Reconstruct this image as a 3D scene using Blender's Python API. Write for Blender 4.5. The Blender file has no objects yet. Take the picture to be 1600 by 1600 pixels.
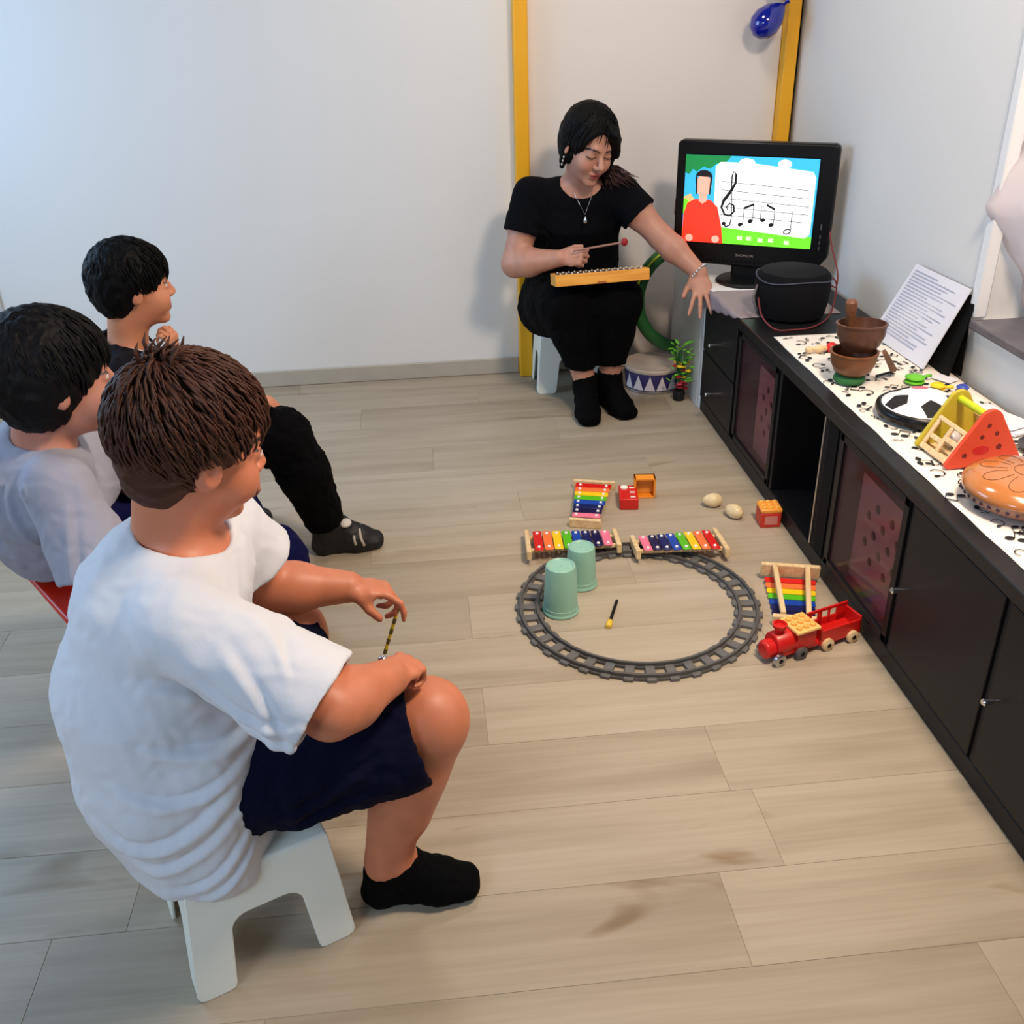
import bpy, math, random
import numpy as np
from mathutils import Vector, Matrix
random.seed(7); rng = np.random.RandomState(3)
SC = bpy.context.scene; COL = SC.collection
PI = math.pi
def srgb(r, g, b):
    f = lambda c: (c/12.92 if c <= .04045 else ((c+.055)/1.055)**2.4)
    return (f(r/255.), f(g/255.), f(b/255.), 1.0)
# ------------------------------------------------------------------ camera, world, lights, exposure
cam_data = bpy.data.cameras.new('camera'); cam = bpy.data.objects.new('camera', cam_data); COL.objects.link(cam)
def unit(v): v = np.array(v, float); return v/np.linalg.norm(v)
FPX = 1531.49
_Y = unit((623-800, 818, -FPX)); _Z = -unit((880-800, -(3650-800), -FPX)); _X = np.cross(_Y, _Z)
cam.matrix_world = Matrix(((*_X, 0), (*_Y, 0), (*_Z, 1.46), (0, 0, 0, 1)))
cam_data.sensor_width = 36; cam_data.lens = 36*FPX/1600; cam_data.clip_start = .05
SC.camera = cam
SC.view_settings.view_transform = 'Standard'; SC.view_settings.look = 'None'
SC.view_settings.gamma = 1; SC.view_settings.use_curve_mapping = False
SC.view_settings.exposure = 0.0
W = bpy.data.worlds.new('world'); SC.world = W; W.use_nodes = True
W.node_tree.nodes['Background'].inputs[0].default_value = (.42, .62, .90, 1)
W.node_tree.nodes['Background'].inputs[1].default_value = 0.14
def area(name, loc, aim, size, power, col, spread=180):
    l = bpy.data.lights.new(name, 'AREA'); l.shape = 'RECTANGLE'; l.size, l.size_y = size; l.energy = power; l.color = col
    l.spread = math.radians(spread)
    o = bpy.data.objects.new(name, l); COL.objects.link(o); o.location = loc
    o.rotation_euler = (Vector(aim)-Vector(loc)).to_track_quat('-Z', 'Y').to_euler()
    return o
area('window_daylight', (-2.25, 2.85, 1.55), (0.0, 2.6, 0.8), (1.4, 1.4), 40, (.44, .69, 1.0))
area('ceiling_lamp', (1.00, 1.15, 2.45), (0.6, 1.8, 0), (.35, .35), 50, (1.0, .80, .62))
area('back_room_fill', (0.30, 2.75, 2.6), (0.9, 3.1, .6), (.4, .4), 13, (1.0, .90, .80))  # added fill that lifts the back and right walls and the woman
_sp = bpy.data.lights.new('floor_pool_fill', 'SPOT'); _sp.energy = 60; _sp.color = (1.0, .80, .60); _sp.spot_size = math.radians(50); _sp.spot_blend = .8; _sp.shadow_soft_size = .12  # added spot that brightens a warm pool on the floor round the track
_so = bpy.data.objects.new('floor_pool_fill', _sp); COL.objects.link(_so); _so.location = (1.0, 1.6, 2.6)
_so.rotation_euler = (Vector((.85, 2.05, 0))-_so.location).to_track_quat('-Z', 'Y').to_euler()
area('rear_cool_fill', (-1.5, -.55, 1.7), (-.5, 1.3, .55), (.9, .9), 5.5, (.60, .78, 1.0), spread=75)  # added cool fill from behind the camera for the foreground boy
area('right_window_daylight', (2.3, 1.75, 1.45), (0.9, 1.9, 1.0), (1.3, 1.3), 20, (.95, .97, 1.0))

# ------------------------------------------------------------------ mesh helpers
class MB:
    def __init__(s): s.v = []; s.f = []; s.mi = []; s.cur = 0
    def add(s, vs, fs):
        n = len(s.v); s.v += [tuple(map(float, p)) for p in vs]
        for f in fs: s.f.append([i+n for i in f]); s.mi.append(s.cur)
        return s
    def box(s, c, size, rz=0, M=None):
        x, y, z = [k/2 for k in size]
        vs = [(i*x, j*y, k*z) for i in (-1, 1) for j in (-1, 1) for k in (-1, 1)]
        R = M if M is not None else Matrix.Rotation(rz, 3, 'Z')
        vs = [R @ Vector(p) + Vector(c) for p in vs]
        return s.add(vs, [(0, 1, 3, 2), (4, 6, 7, 5), (0, 4, 5, 1), (2, 3, 7, 6), (0, 2, 6, 4), (1, 5, 7, 3)])
    def bb(s, a, b): return s.box([(p+q)/2 for p, q in zip(a, b)], [abs(q-p) for p, q in zip(a, b)])
    def lathe(s, c, prof, n=24, M=None, caps=True):
        M = M or Matrix.Identity(3); vs = []
        for r, z in prof:
            for i in range(n): vs.append(M @ Vector((r*math.cos(2*PI*i/n), r*math.sin(2*PI*i/n), z)) + Vector(c))
        fs = [(k*n+i, k*n+(i+1) % n, (k+1)*n+(i+1) % n, (k+1)*n+i) for k in range(len(prof)-1) for i in range(n)]
        if caps: fs += [tuple(reversed(range(n))), tuple((len(prof)-1)*n+i for i in range(n))]
        return s.add(vs, fs)
    def tube(s, pts, r, n=8, closed=False):
        pts = [Vector(p) for p in pts]; m = len(pts); rs = r if isinstance(r, (list, tuple)) else [r]*m
        vs = []; up = None
        for i, p in enumerate(pts):
            a = pts[(i-1) % m] if (closed or i > 0) else p; b = pts[(i+1) % m] if (closed or i < m-1) else p
            t = (b-a).normalized()
            if up is None: up = Vector((0, 0, 1)) if abs(t.z) < .9 else Vector((1, 0, 0))
            u = t.cross(up).normalized(); w = u.cross(t).normalized(); up = w
            for k in range(n): vs.append(p + (u*math.cos(2*PI*k/n)+w*math.sin(2*PI*k/n))*rs[i])
        q = m if closed else m-1
        fs = [(i*n+k, i*n+(k+1) % n, ((i+1) % m)*n+(k+1) % n, ((i+1) % m)*n+k) for i in range(q) for k in range(n)]
        if not closed: fs += [tuple(reversed(range(n))), tuple((m-1)*n+k for k in range(n))]
        return s.add(vs, fs)
    def prism(s, out, depth, M=None, c=(0, 0, 0)):
        """outline in local xy, from z=0 to z=depth"""
        M = M or Matrix.Identity(3); n = len(out)
        vs = [M @ Vector((x, y, z)) + Vector(c) for z in (0, depth) for x, y in out]
        return s.add(vs, [tuple(reversed(range(n))), tuple(range(n, 2*n))]+[(i, (i+1) % n, n+(i+1) % n, n+i) for i in range(n)])
    def ball(s, c, r, nu=16, nv=10, M=None):
        r = (r, r, r) if not isinstance(r, (tuple, list)) else r; M = M or Matrix.Identity(3)
        vs = []; 
        for j in range(1, nv):
            t = PI*j/nv
            for i in range(nu): vs.append(M @ Vector((r[0]*math.sin(t)*math.cos(2*PI*i/nu), r[1]*math.sin(t)*math.sin(2*PI*i/nu), r[2]*math.cos(t)))+Vector(c))
        vs += [M @ Vector((0, 0, r[2]))+Vector(c), M @ Vector((0, 0, -r[2]))+Vector(c)]
        T = (nv-1)*nu
        fs = [(j*nu+i, (j+1)*nu+i, (j+1)*nu+(i+1) % nu, j*nu+(i+1) % nu) for j in range(nv-2) for i in range(nu)]
        fs += [(T, i, (i+1) % nu) for i in range(nu)]+[(T+1, (nv-2)*nu+(i+1) % nu, (nv-2)*nu+i) for i in range(nu)]
        return s.add(vs, fs)
    def build(s, name, mat, parent=None, smooth=False, bevel=0, seg=2, off=None):
        me = bpy.data.meshes.new(name); vs = s.v
        if off is not None: vs = [(a-off[0], b-off[1], c-off[2]) for a, b, c in vs]
        me.from_pydata(vs, [], s.f)
        for m in (mat if isinstance(mat, (list, tuple)) else [mat]): me.materials.append(m)
        me.polygons.foreach_set('material_index', s.mi)
        if smooth is True: me.polygons.foreach_set('use_smooth', [True]*len(s.f))
        elif smooth: 
            me.polygons.foreach_set('use_smooth', [True]*len(s.f)); me.set_sharp_from_angle(angle=math.radians(smooth))
        me.update()
        o = bpy.data.objects.new(name, me); COL.objects.link(o)
        if parent: o.parent = parent
        if bevel:
            b = o.modifiers.new('bevel', 'BEVEL'); b.width = bevel; b.segments = seg; b.limit_method = 'ANGLE'; b.angle_limit = math.radians(35)
            if not smooth: me.polygons.foreach_set('use_smooth', [True]*len(s.f)); me.set_sharp_from_angle(angle=math.radians(40))
        return o
def tag(o, label, cat, group=None):
    o['label'] = label; o['category'] = cat
    if group: o['group'] = group
    return o
def thing(name, label, cat, loc=(0, 0, 0), rz=0, group=None):
    o = bpy.data.objects.new(name, None); COL.objects.link(o); o.location = loc; o.rotation_euler = (0, 0, rz); o.empty_display_size = .05
    return tag(o, label, cat, group)
def struct(o): o['kind'] = 'structure'; return o
def clone(o, parent=None):
    c = o.copy(); COL.objects.link(c); c.parent = parent
    for ch in list(o.children): clone(ch, c)
    return c
def RX(a): return Matrix.Rotation(a, 3, 'X')
def RY(a): return Matrix.Rotation(a, 3, 'Y')
def RZ(a): return Matrix.Rotation(a, 3, 'Z')

# ------------------------------------------------------------------ materials
def mat(name, col, rough=.6, metal=0, bump=0, bscale=200, var=0, vscale=8, coat=0, trans=0, emit=0, sheen=0, attr=None, alpha=1, spec=None):
    m = bpy.data.materials.new(name); m.use_nodes = True; nt = m.node_tree; N = nt.nodes; L = nt.links
    b = N['Principled BSDF']; b.inputs['Roughness'].default_value = rough; b.inputs['Metallic'].default_value = metal
    if spec is not None: b.inputs['Specular IOR Level'].default_value = spec
    b.inputs['Base Color'].default_value = col
    tc = N.new('ShaderNodeTexCoord')
    if attr:
        a = N.new('ShaderNodeAttribute'); a.attribute_name = attr; src = a.outputs['Color']
    else: src = None
    if var:
        n = N.new('ShaderNodeTexNoise'); n.inputs['Scale'].default_value = vscale; n.inputs['Detail'].default_value = 5
        L.new(tc.outputs['Object'], n.inputs['Vector'])
        mr = N.new('ShaderNodeMapRange'); mr.inputs['To Min'].default_value = 1-var; mr.inputs['To Max'].default_value = 1+var
        L.new(n.outputs['Fac'], mr.inputs['Value'])
        mx = N.new('ShaderNodeMix'); mx.data_type = 'RGBA'; mx.blend_type = 'MULTIPLY'; mx.inputs[0].default_value = 1
        mx.inputs[6].default_value = col
        if src: L.new(src, mx.inputs[6])
        L.new(mr.outputs[0], mx.inputs[7]); src = mx.outputs[2]
    if src: L.new(src, b.inputs['Base Color'])
    if bump:
        n2 = N.new('ShaderNodeTexNoise'); n2.inputs['Scale'].default_value = bscale; n2.inputs['Detail'].default_value = 3
        L.new(tc.outputs['Object'], n2.inputs['Vector'])
        bp = N.new('ShaderNodeBump'); bp.inputs['Strength'].default_value = bump; bp.inputs['Distance'].default_value = .002
        L.new(n2.outputs['Fac'], bp.inputs['Height']); L.new(bp.outputs[0], b.inputs['Normal'])
    if coat: b.inputs['Coat Weight'].default_value = coat; b.inputs['Coat Roughness'].default_value = .08
    if trans: b.inputs['Transmission Weight'].default_value = trans
    if sheen: b.inputs['Sheen Weight'].default_value = sheen
    if alpha < 1: b.inputs['Alpha'].default_value = alpha
    if emit: b.inputs['Emission Color'].default_value = col; b.inputs['Emission Strength'].default_value = emit
    return m
def wood(name, c1, c2, rough=.5, scale=(2, 30, 30)):
    m = mat(name, c1, rough); nt = m.node_tree; N = nt.nodes; L = nt.links
    tc = N.new('ShaderNodeTexCoord'); mp = N.new('ShaderNodeMapping'); mp.inputs['Scale'].default_value = scale
    n = N.new('ShaderNodeTexNoise'); n.inputs['Scale'].default_value = 3; n.inputs['Detail'].default_value = 4
    cr = N.new('ShaderNodeValToRGB'); cr.color_ramp.elements[0].position = .35; cr.color_ramp.elements[1].position = .65
    cr.color_ramp.elements[0].color = c1; cr.color_ramp.elements[1].color = c2
    L.new(tc.outputs['Object'], mp.inputs[0]); L.new(mp.outputs[0], n.inputs['Vector']); L.new(n.outputs['Fac'], cr.inputs[0])
    L.new(cr.outputs[0], N['Principled BSDF'].inputs['Base Color'])
    return m
def plank_mat():
    m = mat('floor_vinyl', (1, 1, 1, 1), .42); nt = m.node_tree; N = nt.nodes; L = nt.links; b = N['Principled BSDF']
    tc = N.new('ShaderNodeTexCoord'); oi = N.new('ShaderNodeObjectInfo')
    comb = N.new('ShaderNodeCombineXYZ'); mu = N.new('ShaderNodeMath'); mu.operation = 'MULTIPLY'; mu.inputs[1].default_value = 37
    L.new(oi.outputs['Random'], mu.inputs[0]); L.new(mu.outputs[0], comb.inputs[0]); L.new(mu.outputs[0], comb.inputs[2])
    ad = N.new('ShaderNodeVectorMath'); ad.operation = 'ADD'; L.new(tc.outputs['Object'], ad.inputs[0]); L.new(comb.outputs[0], ad.inputs[1])
    def noise(scale, s, det=4, dist=0):
        mp = N.new('ShaderNodeMapping'); mp.inputs['Scale'].default_value = scale; L.new(ad.outputs[0], mp.inputs[0])
        n = N.new('ShaderNodeTexNoise'); n.inputs['Scale'].default_value = s; n.inputs['Detail'].default_value = det; n.inputs['Distortion'].default_value = dist
        L.new(mp.outputs[0], n.inputs['Vector']); return n.outputs['Fac']
    def ramp(src, stops):
        cr = N.new('ShaderNodeValToRGB'); e = cr.color_ramp.elements
        e[0].position, e[0].color = stops[0]; e[1].position, e[1].color = stops[-1]
        for p, c in stops[1:-1]: k = e.new(p); k.color = c
        L.new(src, cr.inputs[0]); return cr.outputs[0]
    def mul(a, bb, f=1):
        mx = N.new('ShaderNodeMix'); mx.data_type = 'RGBA'; mx.blend_type = 'MULTIPLY'; mx.inputs[0].default_value = f
        L.new(a, mx.inputs[6]); L.new(bb, mx.inputs[7]); return mx.outputs[2]
    base = ramp(noise((.6, 7, 1), 2.2, 5, .4), [(.3, srgb(164, 151, 130)), (.5, srgb(178, 165, 144)), (.72, srgb(186, 174, 154))])
    fine = ramp(noise((1.2, 40, 1), 3, 3), [(.3, srgb(246, 244, 241)), (.7, (1, 1, 1, 1))])
    knot = ramp(noise((1.1, 4.2, 1), 1.7, 3, .9), [(.0, (1, 1, 1, 1)), (.66, (1, 1, 1, 1)), (.76, srgb(212, 196, 172))])
    rnd = ramp(oi.outputs['Random'], [(0, srgb(240, 238, 236)), (1, (1, 1, 1, 1))])
    L.new(mul(mul(mul(base, fine), knot), rnd), b.inputs['Base Color'])
    return m
M = dict(
    wall=mat('wall_paint', srgb(226, 226, 224), .75, bump=.15, bscale=90, var=.02, vscale=1.2),
    door=mat('door_paint', srgb(228, 220, 212), .6, var=.015, vscale=2),
    base=mat('skirting_stone', srgb(178, 172, 160), .4, var=.12, vscale=14),
    yellow=mat('yellow_paint', srgb(238, 172, 20), .45, var=.06, vscale=5),
    plank=plank_mat(), joint=mat('joint_dark', srgb(168, 154, 134), .8),
    white=mat('white_plastic', srgb(240, 243, 232), .4, bump=.05, bscale=300),
    whitep=mat('white_panel', srgb(235, 238, 240), .45), 
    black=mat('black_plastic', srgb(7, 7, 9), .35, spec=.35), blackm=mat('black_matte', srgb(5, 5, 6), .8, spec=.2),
    cab=mat('cabinet_black', srgb(22, 21, 24), .5, spec=.3, bump=.05, bscale=60), cabtop=mat('cabinet_black_top', srgb(22, 22, 24), .4, spec=.35),
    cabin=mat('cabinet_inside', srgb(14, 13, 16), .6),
    smoke=mat('smoked_glass', srgb(96, 62, 66), .08, trans=.0, alpha=.28),
    rose=mat('rose_plastic', srgb(190, 110, 112), .6), dred=mat('dark_red_plastic', srgb(150, 20, 30), .6),
    chrome=mat('chrome', srgb(225, 225, 228), .18, 1), steel=mat('steel', srgb(190, 190, 195), .3, 1),
    cloth=mat('printed_cloth', srgb(236, 228, 216), .9, bump=.2, bscale=400), ink=mat('ink_black', srgb(18, 18, 20), .8),
    sheet=mat('white_sheet', srgb(228, 226, 228), .8, bump=.1, bscale=200),
    glass=mat('window_glass', srgb(200, 205, 215), .05, alpha=.25),
    marble=mat('dark_marble', srgb(92, 88, 94), .3, var=.5, vscale=25),
    curtain=mat('sheer_curtain', srgb(236, 226, 226), .8, alpha=.9),
    bronze=mat('bowl_wood', srgb(98, 62, 44), .35, .15, var=.25, vscale=18), bronze2=mat('bowl_wood_light', srgb(122, 74, 40), .4, .1, var=.25, vscale=18),
    stick=wood('stick_wood', srgb(130, 82, 52), srgb(96, 56, 34)), pine=wood('pine', srgb(232, 205, 160), srgb(216, 182, 130)),
    orangew=wood('varnished_wood', srgb(238, 170, 70), srgb(222, 148, 50)),
    green=mat('green_felt', srgb(50, 110, 60), .9, bump=.3), red=mat('red_gloss', srgb(205, 28, 24), .35), redo=mat('orange_red_paint', srgb(222, 74, 38), .5),
    orange=mat('orange_plastic', srgb(240, 150, 40), .4), yel=mat('yellow_plastic', srgb(248, 210, 30), .4), ygreen=mat('yellow_green_paint', srgb(196, 208, 30), .5),
    olive=mat('olive_paint', srgb(196, 178, 50), .5), lgreen=mat('leaf_green', srgb(110, 200, 50), .45), blue=mat('blue_gloss', srgb(8, 22, 140), .12, coat=1),
    mint=mat('mint_plastic', srgb(144, 192, 172), .4), egg=wood('egg_wood', srgb(232, 214, 174), srgb(214, 190, 144), .35, (10, 10, 30)),
    track=mat('track_grey', srgb(100, 99, 97), .5, bump=.05), trackd=mat('track_rail', srgb(84, 82, 80), .45),
    tan=mat('tan_drum', srgb(188, 118, 62), .18, var=.08, vscale=10, coat=.8), drumrim=mat('drum_side', srgb(150, 108, 92), .4, .0, var=.2, vscale=40),
    drumskin=mat('drum_skin', srgb(205, 190, 178), .6), navy=mat('navy_paint', srgb(52, 44, 100), .5), silver=mat('silver_ball', srgb(235, 235, 240), .12, 1),
    redseat=mat('red_seat', srgb(200, 38, 18), .28), paper=mat('paper', srgb(224, 224, 232), .8),
    pinkb=mat('pink_bar', srgb(238, 120, 150), .35), orangeb=mat('orange_bar', srgb(248, 120, 60), .35), dblue=mat('blue_bar', srgb(20, 70, 170), .35), nblue=mat('navy_bar', srgb(16, 28, 90), .35),
)
def emat(name, c, e): return mat(name, c, .5, emit=e)
# ------------------------------------------------------------------ implicit surfaces for bodies, hair and clothes
A = lambda *v: np.array(v, np.float32)
def _len(v): return np.sqrt((v*v).sum(-1))
def _n(v): v = np.asarray(v, float); return (v/np.linalg.norm(v)).astype(np.float32)
class Field:
    def __init__(s, lo, hi, h):
        s.lo = np.array(lo, np.float32); s.h = np.float32(h)
        s.n = np.ceil((np.array(hi)-np.array(lo))/h).astype(int)+1; s.d = np.full(s.n, .05, np.float32)
    def region(s, lo, hi):
        i0 = np.clip(np.floor((np.array(lo)-s.lo)/s.h).astype(int), 0, s.n-1); i1 = np.clip(np.ceil((np.array(hi)-s.lo)/s.h).astype(int)+1, 1, s.n)
        ax = [s.lo[k]+s.h*np.arange(i0[k], i1[k], dtype=np.float32) for k in range(3)]
        g = np.stack(np.meshgrid(*ax, indexing='ij'), -1)
        return (slice(i0[0], i1[0]), slice(i0[1], i1[1]), slice(i0[2], i1[2])), g
    def put(s, prim, k=.01, op='u'):
        fn, lo, hi = prim; m = k+2*s.h+.004
        sl, g = s.region(np.array(lo)-m, np.array(hi)+m)
        if g.size == 0: return s
        b = fn(g); a = s.d[sl]
        if op == 'u':
            h = np.maximum(k-np.abs(a-b), 0)/k; s.d[sl] = np.minimum(a, b)-h*h*k/4
        elif op == 's':
            b = -b; h = np.maximum(k-np.abs(a-b), 0)/k; s.d[sl] = np.maximum(a, b)+h*h*k/4
        return s
    def cut(s, p, n):
        """remove everything on the side the normal n points to"""
        _, g = s.region(s.lo, s.lo+s.h*s.n); n = _n(n)
        s.d = np.maximum(s.d, ((g-A(*p))*n).sum(-1)[:s.n[0], :s.n[1], :s.n[2]])
        return s
    def mesh(s):
        d = s.d.copy(); 
        for ax in range(3):
            for e in (0, -1):
                sl = [slice(None)]*3; sl[ax] = e; d[tuple(sl)] = np.maximum(d[tuple(sl)], .001)
        n = d < 0
        cs = [(i, j, k) for i in (0, 1) for j in (0, 1) for k in (0, 1)]
        X, Y, Z = np.array(d.shape)-1
        sub = lambda a, c: a[c[0]:c[0]+X, c[1]:c[1]+Y, c[2]:c[2]+Z]
        cnt = sum(sub(n, c).astype(np.int8) for c in cs)
        act = np.argwhere((cnt > 0) & (cnt < 8)); idx = np.full((X, Y, Z), -1, np.int32)
        idx[act[:, 0], act[:, 1], act[:, 2]] = np.arange(len(act))
        vals = np.stack([d[act[:, 0]+c[0], act[:, 1]+c[1], act[:, 2]+c[2]] for c in cs], 1)
        acc = np.zeros((len(act), 3), np.float32); w = np.zeros(len(act), np.float32); CS = np.array(cs, np.float32)
        for a in range(8):
            for b in range(a+1, 8):
                if np.abs(CS[a]-CS[b]).sum() != 1: continue
                va, vb = vals[:, a], vals[:, b]; m = (va < 0) != (vb < 0)
                t = np.where(m, va/np.where(m, va-vb, 1), 0)[:, None]
                acc += np.where(m[:, None], CS[a]+t*(CS[b]-CS[a]), 0); w += m
        V = s.lo+s.h*(act+acc/w[:, None])
        quads = []
        for ax in range(3):
            o1, o2 = [k for k in range(3) if k != ax]
            a = n[tuple(slice(0, -1) if k == ax else slice(1, -1) for k in range(3))]
            b = n[tuple(slice(1, None) if k == ax else slice(1, -1) for k in range(3))]
            e = np.argwhere(a != b); flip = a[e[:, 0], e[:, 1], e[:, 2]]
            e = e.copy(); e[:, o1] += 1; e[:, o2] += 1
            q = []
            for da, db in ((0, 0), (1, 0), (1, 1), (0, 1)):
                f = e.copy(); f[:, o1] -= da; f[:, o2] -= db; q.append(idx[f[:, 0], f[:, 1], f[:, 2]])
            q = np.stack(q, 1)
            if ax == 1: flip = ~flip
            q[~flip] = q[~flip][:, ::-1]; quads.append(q)
        return V.astype(np.float32), np.concatenate(quads)
def normals(V, Q):
    fn = np.cross(V[Q[:, 2]]-V[Q[:, 0]], V[Q[:, 3]]-V[Q[:, 1]]); N = np.zeros_like(V)
    for k in range(4): 
        for c in range(3): N[:, c] += np.bincount(Q[:, k], fn[:, c], len(V)).astype(np.float32)
    return N/np.maximum(_len(N), 1e-9)[:, None]
def relax(V, Q, it=2, f=.5):
    E = np.concatenate([Q[:, [0, 1]], Q[:, [1, 2]], Q[:, [2, 3]], Q[:, [3, 0]]])
    for _ in range(it):
        S = np.zeros_like(V); cnt = np.bincount(E[:, 0], minlength=len(V))+np.bincount(E[:, 1], minlength=len(V))
        for c in range(3): S[:, c] = np.bincount(E[:, 0], V[E[:, 1], c], len(V))+np.bincount(E[:, 1], V[E[:, 0], c], len(V))
        V = V+f*(S/np.maximum(cnt, 1)[:, None]-V)
    return V.astype(np.float32)
def to_obj(name, V, Q, mat_, parent, col=None):
    off = np.array(parent.location, np.float32) if parent else 0
    me = bpy.data.meshes.new(name); me.vertices.add(len(V)); me.vertices.foreach_set('co', (V-off).ravel())
    me.loops.add(Q.size); me.loops.foreach_set('vertex_index', Q.ravel().astype(np.int32))
    me.polygons.add(len(Q)); me.polygons.foreach_set('loop_start', np.arange(0, Q.size, 4, dtype=np.int32)); me.polygons.foreach_set('use_smooth', np.ones(len(Q), bool))
    me.update(calc_edges=True); me.validate(); me.materials.append(mat_)
    if col is not None:
        a = me.color_attributes.new('Col', 'FLOAT_COLOR', 'POINT'); a.data.foreach_set('color', np.concatenate([col, np.ones((len(V), 1))], 1).astype(np.float32).ravel())
    o = bpy.data.objects.new(name, me); COL.objects.link(o); o.parent = parent
    return o
# primitives: (function, lo, hi)
def cone(a, b, ra, rb):
    a, b = A(*a), A(*b); ab = b-a; L2 = max(float((ab*ab).sum()), 1e-9); r = max(ra, rb)
    def f(g):
        q = g-a; t = np.clip((q*ab).sum(-1)/L2, 0, 1); return _len(q-t[..., None]*ab)-(ra+(rb-ra)*t)
    return f, np.minimum(a, b)-r, np.maximum(a, b)+r
def ell(c, r, R=None):
    c = A(*c); r = A(*r); R = np.eye(3, dtype=np.float32) if R is None else np.asarray(R, np.float32)
    def f(g):
        q = (g-c)@R; k0 = _len(q/r); k1 = _len(q/(r*r)); return k0*(k0-1)/np.maximum(k1, 1e-6)
    e = np.abs(R)@r
    return f, c-e, c+e
def sect(a, b, ra, rb, ux, cap=None):
    """tapered bar of elliptical section: ra, rb = (radius along ux, radius across); rounded ends"""
    a, b = A(*a), A(*b); ab = b-a; L = float(_len(ab)); w = ab/L; u = A(*ux); u = u-w*(u*w).sum(); u = u/_len(u); v = np.cross(w, u)
    ra, rb = A(*ra), A(*rb); R = max(*ra, *rb)
    def f(g):
        q = g-a; z = (q*w).sum(-1); t = np.clip(z/L, 0, 1); e = z-t*L; rr = ra+(rb-ra)*t[..., None]
        c_ = cap if cap else rr.min(-1)
        p = np.stack([(q*u).sum(-1)/rr[..., 0], (q*v).sum(-1)/rr[..., 1], e/c_], -1); k0 = _len(p)
        k1 = np.sqrt((p[..., 0]/rr[..., 0])**2+(p[..., 1]/rr[..., 1])**2+(p[..., 2]/c_)**2)
        return k0*(k0-1)/np.maximum(k1, 1e-6)
    return f, np.minimum(a, b)-R, np.maximum(a, b)+R
_K = [(rng.randn(3), rng.rand()*6.28) for _ in range(14)]
def noise(P, s):
    """cheap smooth pseudo-noise, about -1..1, feature size s metres"""
    k = 2*PI/s; q = P+.25*s*np.sin(P[:, [1, 2, 0]]*k*.6); r = 0
    for v, ph in _K: r = r+np.sin((q@(v/np.linalg.norm(v)*k*(.6+.8*abs(np.sin(ph*7))))).astype(np.float64)+ph)
    return (r/5).astype(np.float32)
def head_frame(yaw, pitch=0, roll=0):
    return np.array(RZ(math.radians(yaw)) @ RY(math.radians(pitch)) @ RX(math.radians(roll)), np.float32)   # columns forward, left, up
class Head:
    def __init__(s, c, yaw, pitch, roll, sc): s.c = A(*c); s.R = head_frame(yaw, pitch, roll); s.s = sc
    def w(s, *p): return s.c+s.R@(A(*p)*s.s)
    def loc(s, P): return ((P-s.c)@s.R)/s.s
    def ell(s, c, r, tilt=None):
        R = s.R if tilt is None else s.R@np.array(tilt, np.float32)
        return ell(s.w(*c), np.array(r)*s.s, R)
    def cone(s, a, b, ra, rb): return cone(s.w(*a), s.w(*b), ra*s.s, rb*s.s)
def put_head(F, H, child=False, lids=False):
    F.put(H.ell((-.010, 0, .036), (.093, .074, .080)), .01)
    F.put(H.ell((.026, 0, -.022), (.061, .060, .074)), .03)
    F.put(H.ell((.034, 0, -.068), (.046, .045, .040)), .025)
    F.put(H.ell((.070, 0, -.096), (.018, .020, .015)), .02)
    F.put(H.cone((.080, .026, .026), (.080, -.026, .026), .010, .010), .016)
    for y in (-1, 1):
        F.put(H.ell((.060, y*.036, -.032), (.026, .022, .026)), .02)
        F.put(H.ell((.094, y*.031, .004), (.012, .017, .011)), .012, 's')
        F.put(H.ell((.0735, y*.031, .003), (.0165, .0165, .0135)), .004)
        F.put(H.ell((-.006, y*.078, -.006), (.019, .007, .031), RZ(y*.35)), .006)
        F.put(H.ell((.000, y*.086, -.004), (.010, .005, .019), RZ(y*.35)), .004, 's')
        F.put(H.ell((.095, y*.011, -.031), (.010, .008, .007)), .006)
        if child: F.put(H.ell((.055, y*.040, -.045), (.024, .020, .024)), .02)
    nz = .104 if child else .110
    F.put(H.cone((.087, 0, .010), (nz, 0, -.024), .007, .0105), .010)
    F.put(H.ell((.086, 0, -.0565), (.012, .024, .0065)), .006)
    F.put(H.ell((.085, 0, -.0680), (.012, .020, .0070)), .006)
    F.put(H.ell((.100, 0, -.0625), (.008, .026, .0018)), .003, 's')
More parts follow.
